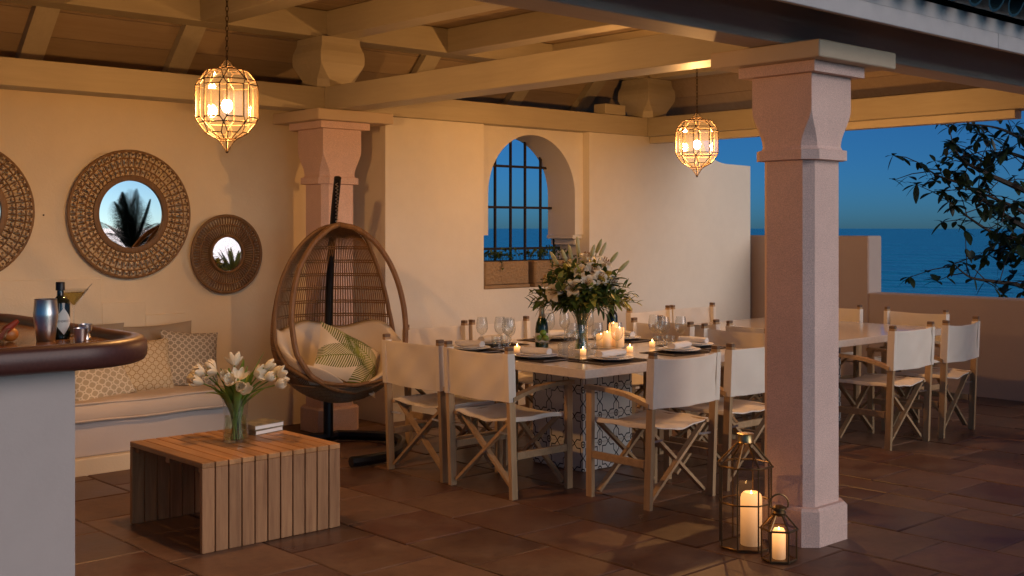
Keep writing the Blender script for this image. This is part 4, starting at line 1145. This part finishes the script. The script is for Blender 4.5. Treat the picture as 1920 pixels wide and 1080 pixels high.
# pillar candles
tr = tag(link('candle_tray', MB().box(-.13, .13, -.10, .10, 0, .006, .002).mesh('candle_tray', STEEL), None, (5.83, 5.40, TZ), (0, 0, .5)), 'thin dark metal tray under the pillar candles', 'tray')
for (dr, df, h, l) in ((.022, .03, .155, 'tallest pillar candle glowing at the back of the group'), (.058, -.02, .128, 'second tallest pillar candle glowing at the right of the group'), (-.022, .0, .098, 'middle pillar candle glowing left of the two tall ones'), (-.062, .03, .080, 'shortest pillar candle glowing at the left of the group')):
    p = cview(dr, 0, df); t = thing('pillar_candle', l, 'candle', (5.83 + p.x, 5.40 + p.y, TZ + .0065), 0, 'pillar candles on the laid table')
    link('wax', MB().lathe([(.031, 0), (.032, .003), (.032, h - .004), (.029, h), (.022, h - .006), (.001, h - .008)], 20).mesh('wax', wax('glowing_wax', 1.5, h), True), t)
    link('flame', MB().lathe([(.001, h - .0075), (.003, h - .003), (.0034, h), (.0005, h + .007)], 8).mesh('flame', FLAME, True), t)
# tealights
for (x, y, l) in ((5.36, 5.20, 'tealight in front of the bouquet vase'), (5.18, 5.62, 'tealight beside the wine glasses at the left end'), (6.06, 5.23, 'tealight between the candles and the column'), (5.70, 5.11, 'tealight behind the near-side plates')):
    t = thing('tealight', l, 'candle', (x, y, TZ), 0, 'tealights on the laid table')
    link('wax', MB().lathe([(.019, 0), (.020, .002), (.020, .034), (.015, .036), (.001, .033)], 16).mesh('wax', wax('tealight_wax', 2.2, .034), True), t)
    link('flame', MB().lathe([(.001, .033), (.0035, .038), (.0038, .042), (.0005, .053)], 8).mesh('flame', FLAME, True), t)

# ---- lily bouquet
BX, BY = 5.53, 5.38
t = thing('flower_vase', 'tall flared glass vase holding the lilies on the laid table', 'vase', (BX, BY, TZ))
link('vase_glass', MB().lathe([(.050, 0), (.055, .004), (.045, .03), (.038, .10), (.046, .20), (.070, .25), (.068, .25), (.044, .20), (.035, .10), (.042, .03), (.046, .014), (.001, .013)], 28).mesh('vase_glass', GLASS, True), t)
link('water', MB().lathe([(.040, .015), (.041, .03), (.034, .10), (.036, .14), (.001, .1402)], 24).mesh('water', glassmat('lily_water', (.80, .86, .66), .02)), t)
BQ = thing('lily_bouquet', 'large bouquet of white lilies and greenery on the laid table', 'flowers', (BX, BY, TZ + .015))
def lily():
    mb = MB()
    for k in range(6):
        a = 2 * PI * k / 6; ws = .029 if k % 2 else .022
        def fn(u, v):
            s = (u - .5) * 2; wd = ws * (math.sin(PI * min(v * .9 + .05, 1)) ** .8); r = .006 + .072 * v ** 1.15; z = .075 * math.sin(min(v * 1.25, 1.0) * PI / 2) - .030 * max(v - .62, 0) / .38 + .004 * s * s
            return (r * math.cos(a) - wd * s * math.sin(a), r * math.sin(a) + wd * s * math.cos(a), z)
        mb.grid(fn, 3, 7)
    return mb.mesh('lily_bloom', PETAL, 'all', False)
LIL = lily()
STAM = MB()
for k in range(6):
    a = 2 * PI * (k + .5) / 6; STAM.tube([(0, 0, .01), (.02 * math.cos(a), .02 * math.sin(a), .085)], .0012, 4); STAM.ball((.02 * math.cos(a), .02 * math.sin(a), .087), (.004, .004, .006), 6, 4)
STAMM = STAM.mesh('stamens', simple('rust_pollen', (.30, .12, .02), .8))
BUDM = MB().lathe([(.002, 0), (.008, .006), (.011, .03), (.010, .06), (.006, .082), (.001, .09)], 8).mesh('lily_bud', BUD, True)
def stem_to(p, r=.003):
    p = Vector(p); b0 = Vector((random.uniform(-.02, .02), random.uniform(-.02, .02), .0))
    return smooth([b0, Vector((p.x * .06, p.y * .06, .12)), Vector((p.x * .25, p.y * .25, .235)), p], 5)
blooms = [(-.13, .43, -.10), (-.06, .40, -.20), (.02, .43, -.19), (-.02, .50, -.10), (.06, .50, -.08), (.10, .46, -.14), (.13, .54, .0), (.03, .57, .04), (-.08, .52, .02), (.18, .43, -.08), (-.17, .37, -.14), (-.20, .44, .05)]
for (dr, dz, df) in blooms:
    tip = cview(dr, dz, df); d = (Vector((tip.x, tip.y, 0)) * 1.5 + Vector((0, 0, tip.z - .28)) + cview(0, 0, -.12)).normalized()
    st_ = link('lily_stem', MB().tube(stem_to(tip), .003, 5).mesh('lily_stem', LEAF, True), BQ)
    h = link('lily_bloom', LIL, st_, tip - d * .02); h.rotation_mode = 'QUATERNION'; h.rotation_quaternion = d.to_track_quat('Z', 'Y') ; h.scale = [random.uniform(.75, .95)] * 3
    s2 = link('stamens', STAMM, st_, tip - d * .02); s2.rotation_mode = 'QUATERNION'; s2.rotation_quaternion = h.rotation_quaternion; s2.scale = h.scale
for (dr, dz, df) in ((-.06, .58, .02), (-.02, .62, .0), (.12, .60, .02), (.10, .62, .06), (.19, .56, .03), (-.15, .54, .0), (.06, .60, -.06), (-.10, .57, -.05), (.24, .50, .0), (-.01, .58, .1)):
    tip = cview(dr, dz, df); d = (Vector((tip.x, tip.y, .25))).normalized()
    st_ = link('lily_stem', MB().tube(stem_to(tip), .0028, 5).mesh('lily_stem', LEAF, True), BQ)
    h = link('lily_bud', BUDM, st_, tip); h.rotation_mode = 'QUATERNION'; h.rotation_quaternion = d.to_track_quat('Z', 'Y'); h.scale = (1.25, 1.25, random.uniform(.9, 1.25))
def spray(mb, p0, p1, nl, ll, lw, bend=.12, spread=.8):
    p0, p1 = Vector(p0), Vector(p1); d = p1 - p0
    mb.tube([p0, p0 + d * .5 + Vector((0, 0, .02)), p1], .0018, 4)
    for i in range(nl):
        u = .25 + .75 * i / max(nl - 1, 1); c = p0 + d * u + Vector((0, 0, .02 * math.sin(PI * u)))
        a = Vector((random.gauss(0, 1), random.gauss(0, 1), random.gauss(0, 1))).cross(d).normalized()
        q = c + (a * spread + d.normalized() * .7 + Vector((0, 0, random.uniform(-.2, .2)))).normalized() * ll * random.uniform(.7, 1.15)
        leaf_blade(mb, c, q, lw * random.uniform(.8, 1.2), bend, 4)
fol = [MB(), MB()]
for i in range(170):
    a = random.uniform(0, 2 * PI); e = random.uniform(-.25, 1.2); r = random.uniform(.17, .31)
    p1 = Vector((math.cos(a) * math.cos(e) * r, math.sin(a) * math.cos(e) * r, .34 + math.sin(e) * r * .80))
    if p1.z > .55: p1.z = .55 - random.uniform(0, .06)
    p0 = Vector((p1.x * .25, p1.y * .25, .24 + random.uniform(0, .05)))
    spray(fol[1 if i % 3 == 0 else 0], p0, p1, 8, random.uniform(.055, .10), random.uniform(.013, .024))
for i in range(26):
    a = random.uniform(0, 2 * PI); r = random.uniform(.16, .3); p1 = Vector((math.cos(a) * r, math.sin(a) * r, random.uniform(.22, .33)))
    spray(fol[0], (p1.x * .2, p1.y * .2, .27), p1, 8, .06, .007, .35)
for (dr, dz) in ((.34, .36), (.36, .30), (.30, .40), (-.33, .30), (-.30, .26), (-.32, .36)):
    p1 = cview(dr, dz, random.uniform(-.1, .05)); spray(fol[0], p1 * .3 + Vector((0, 0, .2)), p1, 11, .07, .010)
link('greenery', fol[0].mesh('greenery', LEAF, 'all', False), BQ, kind='stuff'); link('greenery', fol[1].mesh('greenery', LEAFY, 'all', False), BQ, kind='stuff')
stm = MB()
for i in range(24): stm.tube([(random.uniform(-.025, .025), random.uniform(-.025, .025), 0), (random.uniform(-.02, .02), random.uniform(-.02, .02), .13), (random.uniform(-.05, .05), random.uniform(-.05, .05), .27)], .003, 5)
link('stem_bundle', stm.mesh('stem_bundle', STEM, True), BQ, kind='stuff')

# ================================================================ PLANTERS
for x0, x1, l in ((6.628, 7.165, 'left rough stone planter box on the window sill'), (7.225, 7.78, 'right rough stone planter box on the window sill, behind the bouquet')):
    cx = (x0 + x1) / 2; t = thing('planter_box', l, 'planter', (cx, 7.72, 1.027), 0, 'planters on the window sill'); hw = (x1 - x0) / 2
    bxm = MB().box(-hw, hw, -.118, .10, 0, .030, .006).box(-hw + .006, hw - .006, -.100, .094, .0302, .236, .008)
    rr = random.Random(int(x0 * 100)); gw = {}
    def rough(u, v):
        k = (round(u * 40), round(v * 18)); e = 0 if u in (0, 1) or v in (0, 1) else rr.uniform(0, .009)
        gw.setdefault(k, e); return (-hw + .008 + u * (2 * hw - .016), -.101 - (.010 if 0 < u < 1 and 0 < v < 1 else 0) - gw[k] * .7, .0305 + v * .203)
    bxm.grid(rough, 40, 18)
    link('box', bxm.mesh('box', PLANT), t)
    link('soil', MB().box(-hw + .02, hw - .02, -.10, .08, .2362, .240).mesh('soil', SOIL), t)
    pl = MB()
    for i in range(46):
        x = random.uniform(-hw + .03, hw - .03); y = random.uniform(-.09, .07); a = random.uniform(0, 2 * PI); hgt = random.uniform(.02, .085) * (1.4 if x0 > 7 or x > .05 else .9)
        p0 = Vector((x, y, .238)); p1 = p0 + Vector((.06 * math.cos(a), .05 * math.sin(a), hgt)); spray(pl, p0, p1, 6, .035, .009, .15)
    spray(pl, (-.08, -.10, .24), (-.07, -.135, .18), 6, .03, .007); 
    g = link('succulents', pl.mesh('succulents', LEAF, 'all', False), None, (cx, 7.72, 1.027)); tag(g, ('low dark succulents growing in the left planter box' if x0 < 7 else 'bushier dark succulents growing in the right planter box'), 'plant', None, 'stuff')

# ================================================================ FLOOR LANTERNS
def floor_lantern(label, x, y, n, R, zb, zs, zt, Rt, midz, big, ph):
    t = thing('floor_lantern', label, 'lantern', (x, y, 0), ph, 'candle lanterns on the floor by the column')
    P = lambda r, k, z: (r * math.cos(2 * PI * k / n), r * math.sin(2 * PI * k / n), z)
    r = .0042 if big else .0046
    fr = MB()
    for z, rr in ((zb, R), (zs, R), (zs, R * 1.07), (zt, Rt)) + (((midz, R),) if midz else ()):
        fr.tube([P(rr, k, z) for k in range(n)], r, 5, True)
    for k in range(n): fr.tube([P(R, k, zb), P(R, k, zs)], r, 5); fr.tube([P(R * 1.07, k, zs), P(Rt, k, zt)], r, 5)
    link('frame', fr.mesh('frame', BRASSF, True), t)
    link('base_plate', MB().prism([P(R, k, 0)[:2] for k in range(n)], .002, zb, 'z').mesh('base_plate', BRASSF), t)
    wp = MB().add([P(R - .002, 0, zb), P(R - .002, 1, zb), P(R - .002, 1, zs), P(R - .002, 0, zs)], [(0, 1, 2, 3)]).mesh('pane', FGLASS, fix=False)
    rpn = MB().add([P(R * 1.06, 0, zs), P(R * 1.06, 1, zs), P(Rt - .001, 1, zt), P(Rt - .001, 0, zt)], [(0, 1, 2, 3)]).mesh('roof_pane', FGLASS, fix=False)
    for k in range(n): link('pane', wp, t, None, (0, 0, 2 * PI * k / n)); link('roof_pane', rpn, t, None, (0, 0, 2 * PI * k / n))
    if big: link('collar', MB().lathe([(Rt, zt), (Rt + .004, zt + .004), (Rt, zt + .010), (Rt, zt + .042), (Rt + .005, zt + .046), (Rt - .004, zt + .048), (.001, zt + .048)], 20).mesh('collar', BRASSL, True), t)
    else:
        link('collar', MB().lathe([(Rt, zt), (Rt + .004, zt + .012), (Rt - .006, zt + .026), (Rt + .006, zt + .028), (Rt + .006, zt + .036), (.014, zt + .046), (.001, zt + .047)], 18).mesh('collar', BRASSF, True), t)
        link('ring_handle', MB().tube([(.044 * math.cos(q), 0, zt + .052 + .044 * math.sin(q)) for q in [rad(-25 + 230 * i / 24) for i in range(25)]], .0042, 6).mesh('ring_handle', BRASSF, True), t, None, (0, 0, -.80))
    return t
floor_lantern('tall eight-sided glass floor lantern with brass collar', 4.715, 3.475, 8, .128, .010, .400, .505, .038, .222, True, .35)
floor_lantern('small six-sided glass lantern with ring handle on the floor', 4.635, 3.225, 6, .080, .008, .148, .212, .030, None, False, .12)
def big_candle(label, x, y, z, R, h, st):
    t = thing('pillar_candle', label, 'candle', (x, y, z), 0, 'pillar candles inside the floor lanterns')
    link('wax', MB().lathe([(R - .002, 0), (R, .003), (R, h - .03), (R * .93, h - .012), (R * .72, h), (R * .55, h - .008), (R * .4, h - .02), (.001, h - .022)], 28).mesh('wax', wax('lantern_wax', st, h), True), t)
    link('flame', MB().lathe([(.001, h - .020), (.004, h - .012), (.0045, h - .006), (.0005, h + .008)], 8).mesh('flame', FLAME, True), t)
big_candle('cream pillar candle glowing inside the tall floor lantern', 4.735, 3.455, .0105, .052, .255, 1.5)
big_candle('small pillar candle glowing inside the small floor lantern', 4.635, 3.225, .0085, .031, .140, 2.4)

# ================================================================ TREE BY THE SEA WALL
def dirp(px): k = (px - 960) / 2210.97; return Vector((.6745 + .7383 * k, .7383 - .6745 * k, 0))
def at(px, py, d): return dirp(px) * d + Vector((0, 0, HX - (py - 428) * d / 2210.97))
TR = thing('leafy_tree', 'dark leafy tree leaning in from the right in front of the sea', 'tree', (14.6, 4.3, -6.0))
O = Vector((14.6, 4.3, -6.0))
wood = MB(); lv = MB()
trunk = smooth([Vector((14.6, 4.3, -6)), Vector((14.5, 4.35, -2)), Vector((14.3, 4.4, 0.6)), Vector((14.35, 4.3, 2.2)), Vector((14.2, 4.3, 3.6))], 5)
wood.tube([p - O for p in trunk], [.20 - .006 * i for i in range(len(trunk))], 9)
def leaves_at(c, n, s=.14, droop=0.25):
    n = int(n * 1.3)
    for i in range(n):
        d = Vector((random.gauss(0, 1), random.gauss(0, 1), random.gauss(-.05, .75))).normalized()
        L = s * random.uniform(.7, 1.2); leaf_blade(lv, c - O, c - O + d * L, L * random.uniform(.20, .30), droop, 4, .15)
def branch(pts, r0, r1, dens=5, twig=3):
    pp = smooth(pts, 6); n = len(pp); wood.tube([p - O for p in pp], [r0 + (r1 - r0) * i / (n - 1) for i in range(n)], 5)
    for i in range(int(n * .30), n):
        if random.random() < .62:
            d = Vector((random.gauss(0, 1), random.gauss(0, 1), random.gauss(.1, .9))).normalized(); L = random.uniform(.18, .5); q = pp[i] + d * L
            wood.tube([pp[i] - O, pp[i] + d * L * .5 - O + Vector((0, 0, .02)), q - O], [.006, .005, .003], 4)
            leaves_at(q, random.randint(3, 6)); leaves_at(pp[i] + d * L * .6, 2)
        if random.random() < .35: leaves_at(pp[i], 2)
    leaves_at(pp[-1], 4)
def B(pix, d, r0, r1, start):
    pts = [start] + [at(x, y, d + dd) for x, y, dd in pix]; branch(pts, r0, r1)
D = 12.6
B([(1985, 385, .2), (1905, 350, 0), (1850, 325, -.1), (1805, 300, -.2), (1785, 268, -.3)], D, .05, .006, Vector((14.33, 4.33, 1.0)))
B([(2010, 470, .5), (1930, 430, .4), (1870, 395, .2), (1815, 350, .1), (1760, 330, 0), (1722, 305, 0)], D, .05, .004, Vector((14.3, 4.38, .6)))
B([(1990, 440, -.3), (1915, 395, -.4), (1860, 370, -.3), (1815, 352, -.5)], D, .04, .006, Vector((14.3, 4.4, .8)))
B([(2000, 500, .3), (1930, 455, .2), (1870, 440, .2), (1820, 410, 0), (1790, 385, 0)], D, .04, .005, Vector((14.3, 4.4, .5)))
B([(2000, 590, 0), (1925, 540, -.1), (1865, 528, -.2), (1820, 520, -.2), (1788, 495, -.3)], D, .04, .005, Vector((14.35, 4.4, 0)))
B([(1990, 300, 0), (1920, 262, .1), (1870, 240, .1), (1815, 232, .1)], D, .04, .004, Vector((14.35, 4.3, 2.0)))
B([(1990, 330, 0.6), (1930, 300, .6), (1880, 285, .5), (1850, 300, .5)], D, .04, .006, Vector((14.35, 4.3, 1.6)))
B([(2000, 540, 0.6), (1940, 500, .6), (1900, 470, .5), (1862, 470, .5)], D, .03, .006, Vector((14.35, 4.3, .4)))
for k in range(9):
    px = random.uniform(1985, 2250); py = random.uniform(150, 560); B([(px + 60, py + 40, 0), (px, py, random.uniform(-.6, .8))], D, .03, .006, Vector((14.33, 4.33, random.uniform(.4, 2.6))))
link('trunk', wood.mesh('trunk', BARK, True), TR); link('crown', lv.mesh('crown', TREEL, 'all', False), TR)

# ================================================================ GARDEN SEEN IN THE MIRRORS
def palm(loc, label, nf, L, seed, H=1.1):
    rnd = random.Random(seed); t = thing('palm_tree', label, 'palm', loc)
    link('trunk', MB().tube([(0, 0, 0), (.03, .02, H * .5), (0, 0, H)], [.17, .15, .13], 10).mesh('trunk', BARK, True), t)
    for k in range(nf):
        a = 2 * PI * k / nf + rnd.uniform(-.2, .2); e = rnd.uniform(.15, 1.5); mb = MB(); pts = []
        for i in range(13):
            u = i / 12; r = L * u * math.cos(e) * (1 - .1 * u); z = H + L * u * math.sin(e) - .55 * L * u * u * math.cos(e); pts.append(Vector((math.cos(a) * r, math.sin(a) * r, z)))
        mb.tube(pts, [.014 - .001 * i for i in range(13)], 4)
        for i in range(26):
            u = .12 + .88 * i / 25; f = u * 12; j = min(int(f), 11); c = pts[j].lerp(pts[j + 1], f - j); d = (pts[j + 1] - pts[j]).normalized(); sd = Vector((-math.sin(a), math.cos(a), 0))
            for s in (-1, 1):
                q = c + (sd * s * .8 + d * .75 + Vector((0, 0, -.15))).normalized() * L * .30 * math.sin(PI * (.2 + .75 * u)); leaf_blade(mb, c, q, .016, .15, 3)
        link('frond', mb.mesh('frond', PALML, 'all', False), t)
palm((8.66, -2.9, 0.0), 'palm reflected as a dark crown in the large middle mirror', 34, 1.15, 3)
t = thing('agave_plant', 'spiky garden plant reflected in the smallest mirror', 'plant', (9.3, -.6, -.01))
for k in range(26):
    a = 2.4 * k; e = .35 + 1.0 * k / 26; mb = MB(); leaf_blade(mb, (0, 0, .75), (.55 * math.cos(a) * math.cos(e), .55 * math.sin(a) * math.cos(e), .75 + .6 * math.sin(e)), .035, .1)
    link('leaf', mb.mesh('leaf', LEAFY, 'all', False), t)
link('pot', MB().lathe([(.16, 0), (.20, .02), (.26, .70), (.28, .72), (.28, .76), (.24, .76), (.001, .74)], 24).mesh('pot', PLANT, True), t)
